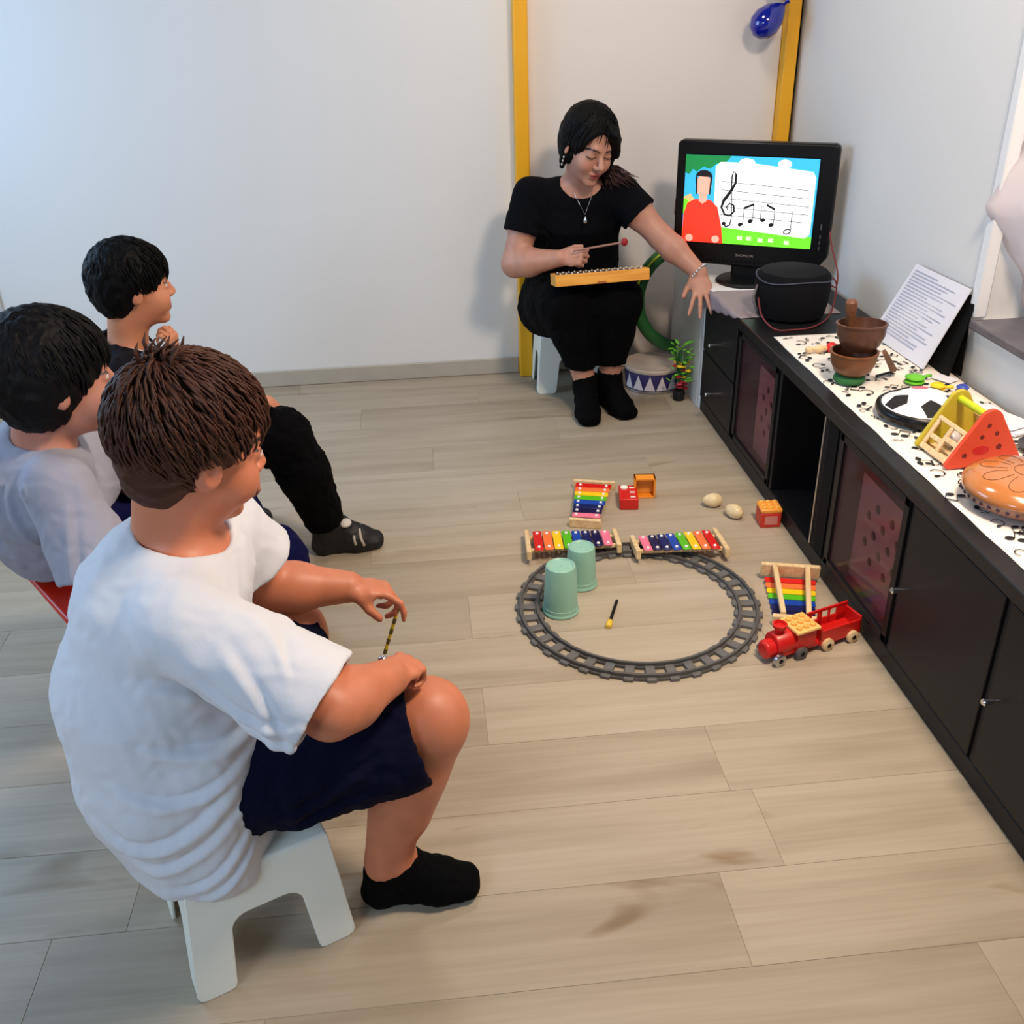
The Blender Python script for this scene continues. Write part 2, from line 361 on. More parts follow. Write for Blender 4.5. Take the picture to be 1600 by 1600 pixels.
def face_col(H, P, C, base, brow, lip, lashes=False, eyes=True):
    q = H.loc(P); m = np.clip(1-_len((q-A(.095, 0, -.062))/A(.022, .026, .0125)), 0, 1)[:, None]; m = np.clip(m*3, 0, 1)
    C = C*(1-m)+m*np.array(lip[:3])
    for y in (-1, 1):
        b = (np.abs(q[:, 1]*y-.031) < .021) & (q[:, 0] > .055) & (np.abs(q[:, 2]-.028+.9*(q[:, 1]*y-.031)**2*22) < .0036)
        C[b] = brow[:3]
        if lashes:
            b = (np.abs(q[:, 1]*y-.031) < .0165) & (q[:, 0] > .06) & (np.abs(q[:, 2]+.002-(q[:, 1]*y-.031)**2*14) < .0024)
            C[b] = np.array(brow[:3])*.7
            b = (np.abs(q[:, 1]*y-.031) < .017) & (q[:, 0] > .06) & (np.abs(q[:, 2]-.008) < .008)
            C[b] = C[b]*.82
        elif eyes:
            e = _len((q-A(.085, y*.031, .003))/A(.03, .014, .0068)); C[e < 1] = (.72, .68, .66)
            e = _len((q-A(.085, y*.031, .003))/A(.03, .0066, .0066)); C[e < 1] = (.02, .012, .01)
            b = (np.abs(q[:, 1]*y-.031) < .015) & (q[:, 0] > .06) & (np.abs(q[:, 2]-.0105) < .0018); C[b] = (.03, .02, .02)
        b = (np.abs(q[:, 2]+.0625) < .0022) & (np.abs(q[:, 1]) < .017) & (q[:, 0] > .07); C[b] = np.array(lip[:3])*.25
        b = (q[:, 0] > .095) & (_len((q[:, 1:]-A(y*.007, -.0385))/A(.0045, .003)) < 1); C[b] = C[b]*.35
        ear = np.clip(1-_len((q-A(-.004, y*.08, -.006))/A(.026, .02, .036)), 0, 1)[:, None]; C = C*(1-.25*ear)+.25*ear*np.array((.55, .16, .10))
        ch = np.clip(1-_len((q-A(.07, y*.042, -.035))/A(.05, .026, .024)), 0, 1)[:, None]; C = C*(1-.2*ch)+.2*ch*np.array((.65, .18, .12))
    return C
def hand(F, w, fwd, up, side, s=1., curls=(.5, .55, .6, .65), thumb=(.7, .6, -.35), spread=.1, tcurl=.5):
    """w wrist, fwd along the palm, up = back of the hand, side=+1 when the thumb is on the up x fwd side. Returns a point inside the grip"""
    w = A(*w); x = _n(fwd); z = np.asarray(up, float); z = _n(z-x*float((z*x).sum())); y = np.cross(z, x)*side
    P = lambda a, b, c: w+(x*a+y*b+z*c)*s
    F.put(sect(P(-.012, 0, 0), P(.050, 0, .001), (.017*s, .024*s), (.012*s, .037*s), z), .012*s)
    F.put(sect(P(.045, .002, .001), P(.080, .001, 0), (.013*s, .037*s), (.010*s, .036*s), z), .010*s)
    F.put(cone(P(.012, .022, -.006), P(.045, .030, -.010), .014*s, .012*s), .010*s)
    Ls = (.072, .080, .074, .058); off = (.029, .0095, -.0105, -.0285); bx = (.083, .087, .083, .076); rr = (.0088, .0090, .0086, .0076)
    for i in range(4):
        p = P(bx[i], off[i], .000); a = 0; sp = spread*(off[i]/.03)
        for k, (fr, ca) in enumerate(((.46, .9), (.29, 1.1), (.25, .7))):
            a += curls[i]*ca; dv = x*math.cos(a)*math.cos(sp)+y*math.sin(sp)*math.cos(a)-z*math.sin(a); q = p+_n(dv)*Ls[i]*fr*s
            r0 = rr[i]*s*(1-.10*k); F.put(cone(p, q, r0, r0*.92), .004*s if k else .006*s); p = q
    p = P(.026, .030, -.008); d = _n(x*thumb[0]+y*thumb[1]+z*thumb[2]); q = p+d*.034*s
    F.put(cone(p, q, .0125*s, .0102*s), .010*s)
    d2 = _n(d*math.cos(tcurl)+x*math.sin(tcurl)*.8-y*math.sin(tcurl)*.5); p2 = q+d2*.028*s
    F.put(cone(q, p2, .0102*s, .0088*s), .004*s)
    return P(.075, .0, -.030)
def chain(F, pts, rs, k=.02):
    for i in range(len(pts)-1): F.put(cone(pts[i], pts[i+1], rs[i], rs[i+1]), k)
def arm(F, sh, el, wr, r, k=.02):
    sh, el, wr = A(*sh), A(*el), A(*wr); m = el*.45+sh*.55; fm = el*.68+wr*.32
    chain(F, [sh, m, el], [r[0], r[0]*.97, r[1]], k); chain(F, [el, fm, wr], [r[1], r[1]*1.06, r[2]], k)
def leg(F, hip, kn, an, r, k=.03):
    hip, kn, an = A(*hip), A(*kn), A(*an); m = hip*.5+kn*.5; cf = kn*.66+an*.34; d = _n(an-kn); f = _n(kn-hip); back = -_n(f-d*float((f*d).sum()))
    chain(F, [hip, m, kn], [r[0], r[0]*.9, r[1]], k); chain(F, [kn, cf+back*r[1]*.22, an], [r[1]*.96, r[1]*.98, r[2]], k)
def foot(F, an, fwd, L, s=1., k=.015, z0=0):
    """ankle point, direction of the toes, foot length; sole on z=z0"""
    an = A(*an); x = _n((fwd[0], fwd[1], 0)); u = A(0, 0, 1); y = np.cross(u, x); g = A(an[0], an[1], z0)
    F.put(cone(an, g-x*.02*s+u*.034*s, .036*s, .032*s), k)
    F.put(sect(g-x*.022*s+u*.030*s, g+x*L*.45+u*.036*s, (.030*s, .032*s), (.034*s, .038*s), u), k)
    F.put(cone(an+x*.01, g+x*L*.42+u*.040*s, .034*s, .032*s), .03)
    F.put(sect(g+x*L*.42+u*.030*s, g+x*(L*.68)+u*.024*s, (.030*s, .043*s), (.022*s, .040*s), u), .02)
    F.put(ell(g+x*L*.50+u*.022*s, (.03*s, .03*s, .022*s)), .01)
def creases(V, N, lines):
    """cloth folds: each line = (points, width, height, kind of projection axis or None)"""
    D = np.zeros(len(V), np.float32)
    for pts, w, amp, ax, lim in lines:
        P = V.copy(); pp = [A(*p) for p in pts]
        if len(pp) == 3:
            c_ = pp[1]*2-(pp[0]+pp[2])/2; pp = [pp[0]*(1-t)**2+c_*2*t*(1-t)+pp[2]*t*t for t in np.linspace(0, 1, 9, dtype=np.float32)]
        m = np.ones(len(V), bool)
        if ax is not None: P[:, ax] = 0; pp = [p*np.array([0 if k == ax else 1 for k in range(3)]) for p in pp]
        if lim: m = (V[:, lim[0]]*lim[2] < lim[1]*lim[2])
        best = np.full(len(V), 9., np.float32); sg = np.zeros(len(V), np.float32); tt = np.zeros(len(V), np.float32); n = len(pp)-1
        for i in range(n):
            ab = pp[i+1]-pp[i]; t = np.clip(((P-pp[i])*ab).sum(-1)/max(float((ab*ab).sum()), 1e-9), 0, 1); q = P-(pp[i]+t[:, None]*ab); d = _len(q)
            if ax == 1: s_ = ab[0]*q[:, 2]-ab[2]*q[:, 0]
            else: s_ = d
            u = d < best; best[u] = d[u]; sg[u] = np.sign(s_[u])*d[u]; tt[u] = (i+t[u])/n
        fade = np.sin(np.clip(tt, .02, .98)*PI)**.6
        D += np.where(m, amp*fade*(np.exp(-(best/w)**2)-.9*np.exp(-((sg-1.5*w)/(w*.8))**2)), 0)
    return V+N*D[:, None]
def cloth_finish(F, name, mat_, parent, amp=.003, size=.09, lines=(), it=1, stretch=(1, 1, 1)):
    V, Q = F.mesh(); V = relax(V, Q, it); N = normals(V, Q)
    S = V*A(*stretch)
    V = V+N*(amp*noise(S, size)*(.6+.4*noise(S+5, size*2.6)))[:, None]+N*(amp*.35*noise(S+2, size*.4))[:, None]
    if len(lines): V = creases(V, normals(V, Q), lines)
    return to_obj(name, V, Q, mat_, parent)
def strands(H, parent, mat_, n, start, flow, length, r, lift=.004, name='strands', base=(.093, .074, .080), gc=(-.010, 0, .036), thick=.016, seed=1, extra=None):
    """locks of hair lying on the skull ellipsoid; start() gives a unit direction, flow(dir) the combing direction, both in head space"""
    rr = np.random.RandomState(seed); mb = MB(); R = np.array(base)+thick; g = np.array(gc)
    for _ in range(n):
        d = start(rr)
        if d is None: continue
        d = d/np.linalg.norm(d); L = length*(.6+.8*rr.rand()); seg = 7; pts = []; lf = lift*(.3+rr.rand())
        for i in range(seg):
            pts.append(H.w(*(g+d*(R+lf*math.sin(PI*i/(seg-1))+.001)*(1-.02*i/seg))))
            fl = np.array(flow(d, rr)); fl = fl-d*fl.dot(d); d = d+fl/max(np.linalg.norm(fl), 1e-6)*L/seg/.1; d /= np.linalg.norm(d)
        q = r*(.6+.7*rr.rand())*H.s
        mb.tube(pts, [q*.35, q*.9, q, q, q*.9, q*.7, q*.15], 5)
    if extra: extra(mb)
    return mb.build(name, mat_, parent, smooth=True, off=parent.location if parent.parent is None else parent.parent.location)
# ================================================================== THE ROOM
fl = MB().bb((-2.15, -.6, -.03), (2.2, 4.0, -.0010)).build('floor', M['joint']); struct(fl)
_pm = {}
def plank(x0, x1, y0, y1):
    key = (round(x1-x0, 3), round(y1-y0, 3)); c = ((x0+x1)/2, (y0+y1)/2)
    if key not in _pm:
        w, d = key; o = MB().bb((-w/2+.0004, -d/2+.0004, -.008), (w/2-.0004, d/2-.0004, 0)).build('plank', M['plank'], fl, bevel=.0004, seg=1); _pm[key] = o
    else: o = _pm[key].copy(); COL.objects.link(o); o.parent = fl
    o.location = (c[0], c[1], 0)
row0 = -.555
for k in range(23):
    y0 = row0+.2*k; y1 = min(y0+.2, 3.985)
    off = {11: .08, 10: .56, 8: .476}.get(k, (k*.467) % 1.2); x = off-1.2*math.ceil((off+1.9)/1.2)
    while x < 1.6:
        a, b = max(x, -1.9), min(x+1.2, 1.6)
        if b-a > .02: plank(a, b, y0, y1)
        x += 1.2
WY = 3.97
wb = MB().bb((-2.15, WY, 0), (1.48, WY+.12, 2.7)).build('wall_back', M['wall']); struct(wb)
# right wall with a deep window opening
wr = MB(); WX = 1.48; wy0, wy1, wz0, wz1 = .95, 2.45, .62, 2.2
wr.bb((WX, -.6, 0), (WX+.3, wy0, 2.7)); wr.bb((WX, wy1, 0), (WX+.3, WY+.12, 2.7)); wr.bb((WX, wy0, 0), (WX+.3, wy1, wz0)); wr.bb((WX, wy0, wz1), (WX+.3, wy1, 2.7))
wr = struct(wr.build('wall_right', M['wall']))
wl = MB(); LX = -2.15; wl.bb((LX-.15, -.6, 0), (LX, 2.1, 2.7)); wl.bb((LX-.15, 3.6, 0), (LX, WY+.12, 2.7)); wl.bb((LX-.15, 2.1, 0), (LX, 3.6, .75)); wl.bb((LX-.15, 2.1, 2.3), (LX, 3.6, 2.7)); struct(wl.build('wall_left', M['wall']))
bb_ = struct(MB().bb((-2.15, WY-.014, 0), (.398, WY, .068)).build('baseboard_back', M['base'], bevel=.004))
d1 = MB().bb((.452, WY-.022, .004), (1.412, WY, 2.1)).build('door_1', M['door'], bevel=.003); struct(d1)
for x0, x1 in ((.399, .451), (1.413, 1.462)):
    MB().bb((x0, WY-.07, 0), (x1, WY, 2.15)).build('door_post', M['yellow'], d1, bevel=.005)
MB().bb((.399, WY-.07, 2.1), (1.462, WY, 2.15)).build('door_head', M['yellow'], d1, bevel=.005)
t1 = MB().tube([(1.4715, WY-.03+.003*math.sin(z*9), z) for z in [k*.15 for k in range(3, 19)]], .0085, 8).build('trim_1', M['blackm'], smooth=True); struct(t1)
t2 = MB().bb((-1.652, WY-.010, .068), (-1.638, WY, 2.7)).build('trim_2', mat('raceway', srgb(196, 198, 200), .5), bevel=.003); struct(t2)
# window
wn = MB()
for a, b in (((1.66, wy0, wz0), (1.72, wy0+.06, wz1)), ((1.66, wy1-.06, wz0), (1.72, wy1, wz1)), ((1.66, wy0, wz0), (1.72, wy1, wz0+.06)), ((1.66, wy0, wz1-.06), (1.72, wy1, wz1)), ((1.66, 1.66, wz0), (1.72, 1.72, wz1))): wn.bb(a, b)
w1 = struct(wn.build('window_1', M['whitep'], bevel=.006)); MB().bb((1.685, wy0+.05, wz0+.05), (1.691, wy1-.05, wz1-.05)).build('pane', M['glass'], w1)
MB().bb((1.455, wy0-.03, wz0), (1.66, wy1-.035, wz0+.022)).build('window_sill', M['marble'], w1, bevel=.004)
MB().bb((1.470, wy1-.030, wz0+.024), (1.505, wy1+.004, wz1)).build('window_jamb', M['whitep'], w1, bevel=.004)
# curtain gathered in the window, its lower corner blown out to a point
cu = MB(); nu, nv = 70, 60; vs = []
for j in range(nv+1):
    t = j/nv
    for i in range(nu+1):
        u = i/nu; z = 2.15-1.49*t; xl = min(1.60, 1.445+(z-.93)*.42 if z > .93 else 1.445+(.93-z)*.75); e = math.exp(-u/.14)
        yc = 2.432-(1-e)*.05-.95*u; x = xl*e+1.60*(1-e)+(.018*math.sin(u*40+2*t)+.010*math.sin(u*97+5*t))*(1-e)+.004*math.sin(z*60+u*50)*e; z += .012*math.sin(9*u+3*z)*e
        vs.append((x, yc, z))
cu.add(vs, [(j*(nu+1)+i, j*(nu+1)+i+1, (j+1)*(nu+1)+i+1, (j+1)*(nu+1)+i) for j in range(nv) for i in range(nu)])
_cm = M['curtain'].node_tree; _tr = _cm.nodes.new('ShaderNodeBsdfTranslucent'); _tr.inputs[0].default_value = srgb(245, 240, 240); _mx = _cm.nodes.new('ShaderNodeMixShader'); _mx.inputs[0].default_value = .5
_cm.links.new(_cm.nodes['Principled BSDF'].outputs[0], _mx.inputs[1]); _cm.links.new(_tr.outputs[0], _mx.inputs[2]); _cm.links.new(_mx.outputs[0], _cm.nodes['Material Output'].inputs[0])
co = cu.build('window_curtain', M['curtain'], smooth=True); tag(co, 'white sheer curtain hanging inside the window at the right edge', 'curtain')
sm = co.modifiers.new('s', 'SOLIDIFY'); sm.thickness = .002

# ================================================================== MEDIA CABINET
CX0, CX1 = 1.04, 1.458; FX = CX0
cb = thing('media_cabinet', 'long low black media cabinet with smoked glass doors along the right wall', 'cabinet', (1.25, 2.1, 0))
O = cb.location
def cbp(mb, name, m, parent=cb, **k): 
    o = mb.build(name, m, None, off=O, **k); o.parent = parent; return o
cbp(MB().bb((CX0-.006, .55, .446), (CX1, 3.462, .48)), 'top_board', M['cabtop'], bevel=.004)
cbp(MB().bb((CX0+.004, .55, 0), (CX1, 3.44, .05)), 'plinth', M['cab'], bevel=.003)
cbp(MB().bb((CX1-.012, .55, .05), (CX1, 3.44, .446)), 'back_board', M['cabin'])
cbp(MB().bb((CX0+.002, 3.440, 0), (CX1, 3.462, .4455)), 'side_panel', M['whitep'], bevel=.002)
for y in (3.048, 2.650, 2.285, 2.205, 1.800, 1.415, 1.0, .56): cbp(MB().bb((CX0+.006, y-.009, .05), (CX1-.012, y+.009, .446)), 'divider', M['cab'], bevel=.002)
def knob(parent, y, z):
    k = MB().lathe((FX-.001, y, z), [(.003, -.002), (.003, .012), (.0065, .013), (.0075, .030), (.005, .033)], 14, M=RY(-PI/2)); return cbp(k, 'knob', M['chrome'], parent, smooth=35)
for z0, z1, kz in ((.057, .240, .130), (.246, .440, .315)):
    d = cbp(MB().bb((FX, 3.062, z0), (FX+.018, 3.436, z1)), 'drawer', M['cab'], bevel=.002); knob(d, 3.262, kz)
for y0, y1, ky in ((1.425, 1.790, 1.765), (1.012, 1.403, 1.372), (.57, .99, .95)):
    d = cbp(MB().bb((FX, y0, .057), (FX+.018, y1, .440)), 'door', M['cab'], bevel=.002); knob(d, ky, .240)
for y0, y1 in ((2.662, 3.036), (1.812, 2.194)):
    fr = MB(); 
    for a, b in (((FX, y0, .057), (FX+.016, y0+.022, .440)), ((FX, y1-.022, .057), (FX+.016, y1, .440)), ((FX, y0, .057), (FX+.016, y1, .075)), ((FX, y0, .422), (FX+.016, y1, .440))): fr.bb(a, b)
    g = cbp(fr, 'glass_door', M['cab'], bevel=.001); cbp(MB().bb((FX+.006, y0+.022, .075), (FX+.010, y1-.022, .422)), 'pane', M['smoke'], g)
cbp(MB().bb((FX, 2.294, .057), (FX+.012, 2.302, .440)), 'trim_strip', M['steel'])
cbp(MB().bb((FX+.002, 2.214, .057), (FX+.014, 2.276, .440)), 'filler_panel', M['blackm'], bevel=.001)
# perforated storage boxes behind the two glass doors
def pbox(name, y0, y1, label):
    t = thing(name, label, 'storage box', ((FX+.05+.25)/1, (y0+y1)/2, .0505)); t.location = (FX+.15, (y0+y1)/2, .0505)
    w = y1-y0; b = MB(); n = 30
    # front wall with round holes: a strip grid where hole cells are left out
    cols, rows = 7, 8; cw = w/cols; ch = .30/rows; holes = {(2, 2), (4, 2), (1, 3), (3, 3), (5, 3), (2, 4), (4, 4), (1, 5), (3, 5), (5, 5), (2, 6), (4, 6)}
    for i in range(cols):
        for j in range(rows):
            y = -w/2+cw*(i+.5); z = ch*(j+.5)
            if (i, j) in holes:
                r = min(cw, ch)*.36; k = 16; out = []
                vs = []
                for q in range(k):
                    a = 2*PI*q/k+PI/4; c, s_ = math.cos(a), math.sin(a); m = max(abs(c), abs(s_)); vs.append((-.10, y+c/m*cw/2, z+s_/m*ch/2))
                vs += [(-.10, y+r*math.cos(2*PI*q/k+PI/4), z+r*math.sin(2*PI*q/k+PI/4)) for q in range(k)]
                vs += [(-.096, v[1], v[2]) for v in vs[k:]]
                b.add(vs, [(q, (q+1) % k, k+(q+1) % k, k+q) for q in range(k)]+[(k+q, k+(q+1) % k, 2*k+(q+1) % k, 2*k+q) for q in range(k)])
            else: b.add([(-.10, y-cw/2, z-ch/2), (-.10, y+cw/2, z-ch/2), (-.10, y+cw/2, z+ch/2), (-.10, y-cw/2, z+ch/2)], [(0, 1, 2, 3)])
    b.build('front_wall', M['rose'], t)
    c = MB(); c.bb((-.099, -w/2, 0), (.2, -w/2+.004, .30)); c.bb((-.099, w/2-.004, 0), (.2, w/2, .30)); c.bb((-.098, -w/2, 0), (.2, w/2, .004)); c.bb((.196, -w/2, 0), (.2, w/2, .30))
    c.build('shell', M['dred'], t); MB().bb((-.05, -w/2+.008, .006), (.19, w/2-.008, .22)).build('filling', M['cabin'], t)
pbox('storage_box', 2.70, 2.95, 'pink perforated storage box behind the farther smoked glass door')
pbox('storage_box', 1.86, 2.14, 'pink perforated storage box behind the nearer smoked glass door')

# ================================================================== TELEVISION
tv = thing('television', 'black flat television showing a music staff, on the far end of the black cabinet', 'television', (1.188, 3.462, .4835), math.radians(-29))
w2 = .277; zb, zt = .055, .482
out = [(-w2, zb+.05), (-w2+.045, zb), (w2-.045, zb-.008), (w2, zb+.05), (w2, zt-.012), (w2-.012, zt), (-w2+.012, zt), (-w2, zt-.012)]
PX = Matrix(((1, 0, 0), (0, 0, 1), (0, 1, 0)))   # outline xy -> xz, depth -> +y
b = MB(); b.prism(out, .045, M=PX); b.prism([(x*.8, z*.85+.04) for x, z in out], .085, M=PX, c=(0, .01, 0)); b.build('casing', M['black'], tv, bevel=.006)
sx0, sx1, sz0, sz1 = -.245, .216, .132, .434
MB().bb((sx0-.004, -.0015, sz0-.004), (sx1+.004, .002, sz1+.004)).build('bezel', M['blackm'], tv)
def se(r, g, b_, e=1.0): return emat('screen_%d_%d_%d' % (r, g, b_), srgb(r, g, b_), e)
scr = MB().bb((sx0, -.0025, sz0), (sx1, -.0017, sz1)).build('screen', se(50, 165, 215), tv)
SWd, SHt = sx1-sx0, sz1-sz0
def sp(u, v): return (sx0+u*SWd, sz0+v*SHt)
def flat(name, polys, m, lvl, parent=scr):
    b = MB(); 
    for p in polys: b.prism([sp(u, v) for u, v in p], .0003, M=PX, c=(0, -.0026-.0004*lvl, 0))
    return b.build(name, m, parent)
def ellp(cu_, cv, ru, rv, n=24, a0=0, a1=2*PI, rot=0):
    o = []
    for k in range(n):
        a = a0+(a1-a0)*k/n; x, y = ru*math.cos(a), rv*math.sin(a)*SHt/SWd; x, y = x*math.cos(rot)-y*math.sin(rot), x*math.sin(rot)+y*math.cos(rot); o.append((cu_+x, cv+y*SWd/SHt))
    return o
def stroke(pts, w):
    """thick poly-line in screen units"""
    L_, R_ = [], []; asp = SHt/SWd; q = [Vector((u, v*asp)) for u, v in pts]; ws = w if isinstance(w, list) else [w]*len(q)
    for i, p in enumerate(q):
        d = (q[min(i+1, len(q)-1)]-q[max(i-1, 0)]).normalized(); n = Vector((-d.y, d.x))*ws[i]/2
        L_.append(((p+n).x, (p+n).y/asp)); R_.append(((p-n).x, (p-n).y/asp))
    return [[L_[i], L_[i+1], R_[i+1], R_[i]] for i in range(len(q)-1)]
WH = se(246, 248, 250, 1.0); BK = se(12, 12, 14, .5)
flat('cloud', [ellp(.47, .93, .06, .05)], WH, 0); flat('cloud', [ellp(.75, .93, .05, .05)], WH, 0)
flat('foliage', [[(.0, 1), (.0, .80), (.03, .78), (.06, .84), (.09, .81), (.14, .87), (.19, .85), (.24, .91), (.29, .90), (.33, .96), (.35, 1)]], se(20, 120, 60), 1)
flat('hills', [[(0, .35), (.0, .52), (.05, .56), (.10, .46), (.10, .35)]], se(220, 170, 110), 0)
flat('grass', [[(.0, 0), (1, 0), (1, .14), (.3, .19), (.0, .16)], [(.0, .33), (.0, .50), (.03, .49), (.06, .43), (.06, .33)]], se(100, 210, 40), 1)
rr_ = [(.245, .20), (.95, .12), (.985, .17), (.985, .80), (.96, .86), (.50, .93), (.27, .93), (.235, .88)]
flat('board', [rr_], WH, 2)
flat('staff_line', [s_ for k in range(5) for s_ in stroke([(.29, .715-.095*k), (.96, .655-.09*k)], .0050)], se(96, 96, 104, .6), 3)
clef = [(.325, .23), (.345, .20), (.375, .22), (.385, .32), (.37, .60), (.365, .78), (.375, .83), (.395, .80), (.395, .70), (.36, .60), (.315, .50), (.30, .42), (.33, .34), (.37, .33), (.40, .38), (.395, .45), (.36, .47), (.34, .43), (.35, .39)]
flat('treble_clef', stroke(clef, [1.7*w_ for w_ in [.006, .008, .006, .004, .004, .006, .006, .009, .010, .014, .014, .010, .009, .009, .009, .008, .007, .006, .004]])+[ellp(.328, .235, .016, .022)], BK, 4)
nts = []
for u, v in ((.455, .235), (.53, .28), (.625, .30), (.69, .25)): nts.append(ellp(u, v, .019, .022, rot=.3))
for u, v, h in ((.475, .235, .19), (.548, .28, .19), (.607, .30, .17), (.708, .25, .18)): nts += stroke([(u, v), (u, v+h)], .0050)
nts += stroke([(.475, .425), (.550, .475)], .016)+stroke([(.645, .475), (.708, .43)], .016)+stroke([(.84, .20), (.84, .42)], .0055)
nts += stroke(ellp(.815, .185, .026, .026, n=14, rot=.4)+[ellp(.815, .185, .026, .026, n=14, rot=.4)[0]], .009)
def nset(j): return nts[j]
NH, NS = nts[:4], nts[4:8]; bm1, bm2, hs, hn = nts[8:9], nts[9:10], nts[10:11], nts[11:]
flat('note_pair', [NH[0], NH[1], NS[0], NS[1]]+bm1, BK, 4); flat('note_pair', [NH[2], NH[3], NS[2], NS[3]]+bm2, BK, 4); flat('half_note', hs+hn, BK, 4)
for u, v in ((.44, .055), (.51, .055), (.60, .045), (.68, .05), (.80, .035)): flat('syllable', [[(u, v), (u+.040, v), (u+.040, v+.016), (u+.024, v+.020), (u+.040, v+.030), (u+.036, v+.045), (u+.022, v+.045), (u+.018, v+.030), (u+.012, v+.045), (u, v+.045)]], se(205, 240, 180), 3)
pr = flat('presenter', [[(.0, .0), (.005, .32), (.03, .45), (.09, .50), (.21, .50), (.27, .42), (.31, .20), (.33, .0)]], se(240, 50, 30, 1.0), 5)
flat('presenter_face', [ellp(.15, .66, .062, .125), [(.12, .48), (.15, .45), (.18, .48), (.18, .58), (.12, .58)]], se(226, 160, 140), 6)
for u in (.06, .27): flat('presenter_hand', [ellp(u, .045, .030, .042)], se(226, 160, 140), 6)
flat('presenter_hair', [ellp(.15, .755, .066, .08, a1=PI), [(.084, .76), (.095, .56), (.105, .56), (.10, .76)], [(.2, .76), (.196, .56), (.206, .56), (.216, .76)]], se(24, 20, 22, .5), 7)
def text(s_, size, loc, rot, m, parent, name='lettering', ext=.0004):
    cu_ = bpy.data.curves.new(name, 'FONT'); cu_.body = s_; cu_.size = size; cu_.extrude = ext; cu_.align_x = 'CENTER'
    o = bpy.data.objects.new(name, cu_); COL.objects.link(o); dg = bpy.context.evaluated_depsgraph_get(); me = bpy.data.meshes.new_from_object(o.evaluated_get(dg))
    bpy.data.objects.remove(o); me.materials.clear(); me.materials.append(m); q = bpy.data.objects.new(name, me); COL.objects.link(q); q.parent = parent; q.location = loc; q.rotation_euler = rot; return q
text('THOMSON', .013, (-.012, -.0012, .088), (PI/2, 0, 0), M['silver'], tv)
b = MB(); 
for k in range(22): b.bb((-.17+k*.016, -.0025, .066), (-.162+k*.016, .0, .074))
b.build('speaker_slots', M['blackm'], tv)
b = MB(); 
for z in (.20, .17, .15, .13): b.bb((.243, -.0012, z), (.247, .001, z+.012 if z < .2 else z+.02))
b.build('buttons', M['steel'], tv)
MB().box((-.0, .03, .035), (.12, .03, .07)).build('neck', M['black'], tv, bevel=.008)
MB().lathe((0, .0, 0), [(.105, 0), (.108, .006), (.10, .013), (.03, .02)], 40).build('stand', M['black'], tv, smooth=30)
b = MB().tube([(-.268, .03, .30), (-.283, .03, .27), (-.285, .035, .22), (-.272, .04, .19)], .003).build('cable', mat('cable_pink', srgb(150, 90, 95), .6), tv, smooth=True)
# ---- cloth under the television: folded white sheet over a pale drape coloured in its shade tone
def sheet(name, label, cat, nx, ny, f, m, thick=.002, base=None):
    b = MB(); vs = [f(i/nx, j/ny) for j in range(ny+1) for i in range(nx+1)]
    b.add(vs, [(j*(nx+1)+i, j*(nx+1)+i+1, (j+1)*(nx+1)+i+1, (j+1)*(nx+1)+i) for j in range(ny) for i in range(nx)])
    o = b.build(name, m, smooth=True); s_ = o.modifiers.new('s', 'SOLIDIFY'); s_.thickness = thick; s_.offset = 1
    return tag(o, label, cat)
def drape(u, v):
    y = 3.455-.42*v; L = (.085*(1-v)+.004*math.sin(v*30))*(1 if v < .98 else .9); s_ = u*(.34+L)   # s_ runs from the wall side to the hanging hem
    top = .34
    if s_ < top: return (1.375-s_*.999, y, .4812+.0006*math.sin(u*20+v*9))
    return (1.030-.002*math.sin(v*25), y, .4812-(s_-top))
sheet('table_drape', 'shade-toned white-grey cloth drooping over the far front corner of the cabinet under the television', 'cloth', 44, 24, drape, mat('shade_toned_cloth', srgb(150, 138, 140), .85, bump=.2), .0012)  # the shade on this pale cloth is put into its colour
sheet('white_napkin', 'folded white cloth under the television stand', 'cloth', 20, 14, lambda u, v: (1.034+.20*u, 3.352+.105*v+.006*math.sin(u*6), .4826+.0004*math.sin(u*11)), M['sheet'], .0009)
def smoothp(pts, n=5):
    P = [Vector(p) for p in pts]; o = []
    for i in range(len(P)-1):
        a, b, c, d = P[max(i-1, 0)], P[i], P[i+1], P[min(i+2, len(P)-1)]
        for k in range(n): t = k/n; o.append(.5*((2*b)+(c-a)*t+(2*a-5*b+4*c-d)*t*t+(3*b-a-3*c+d)*t**3))
    return o+[P[-1]]
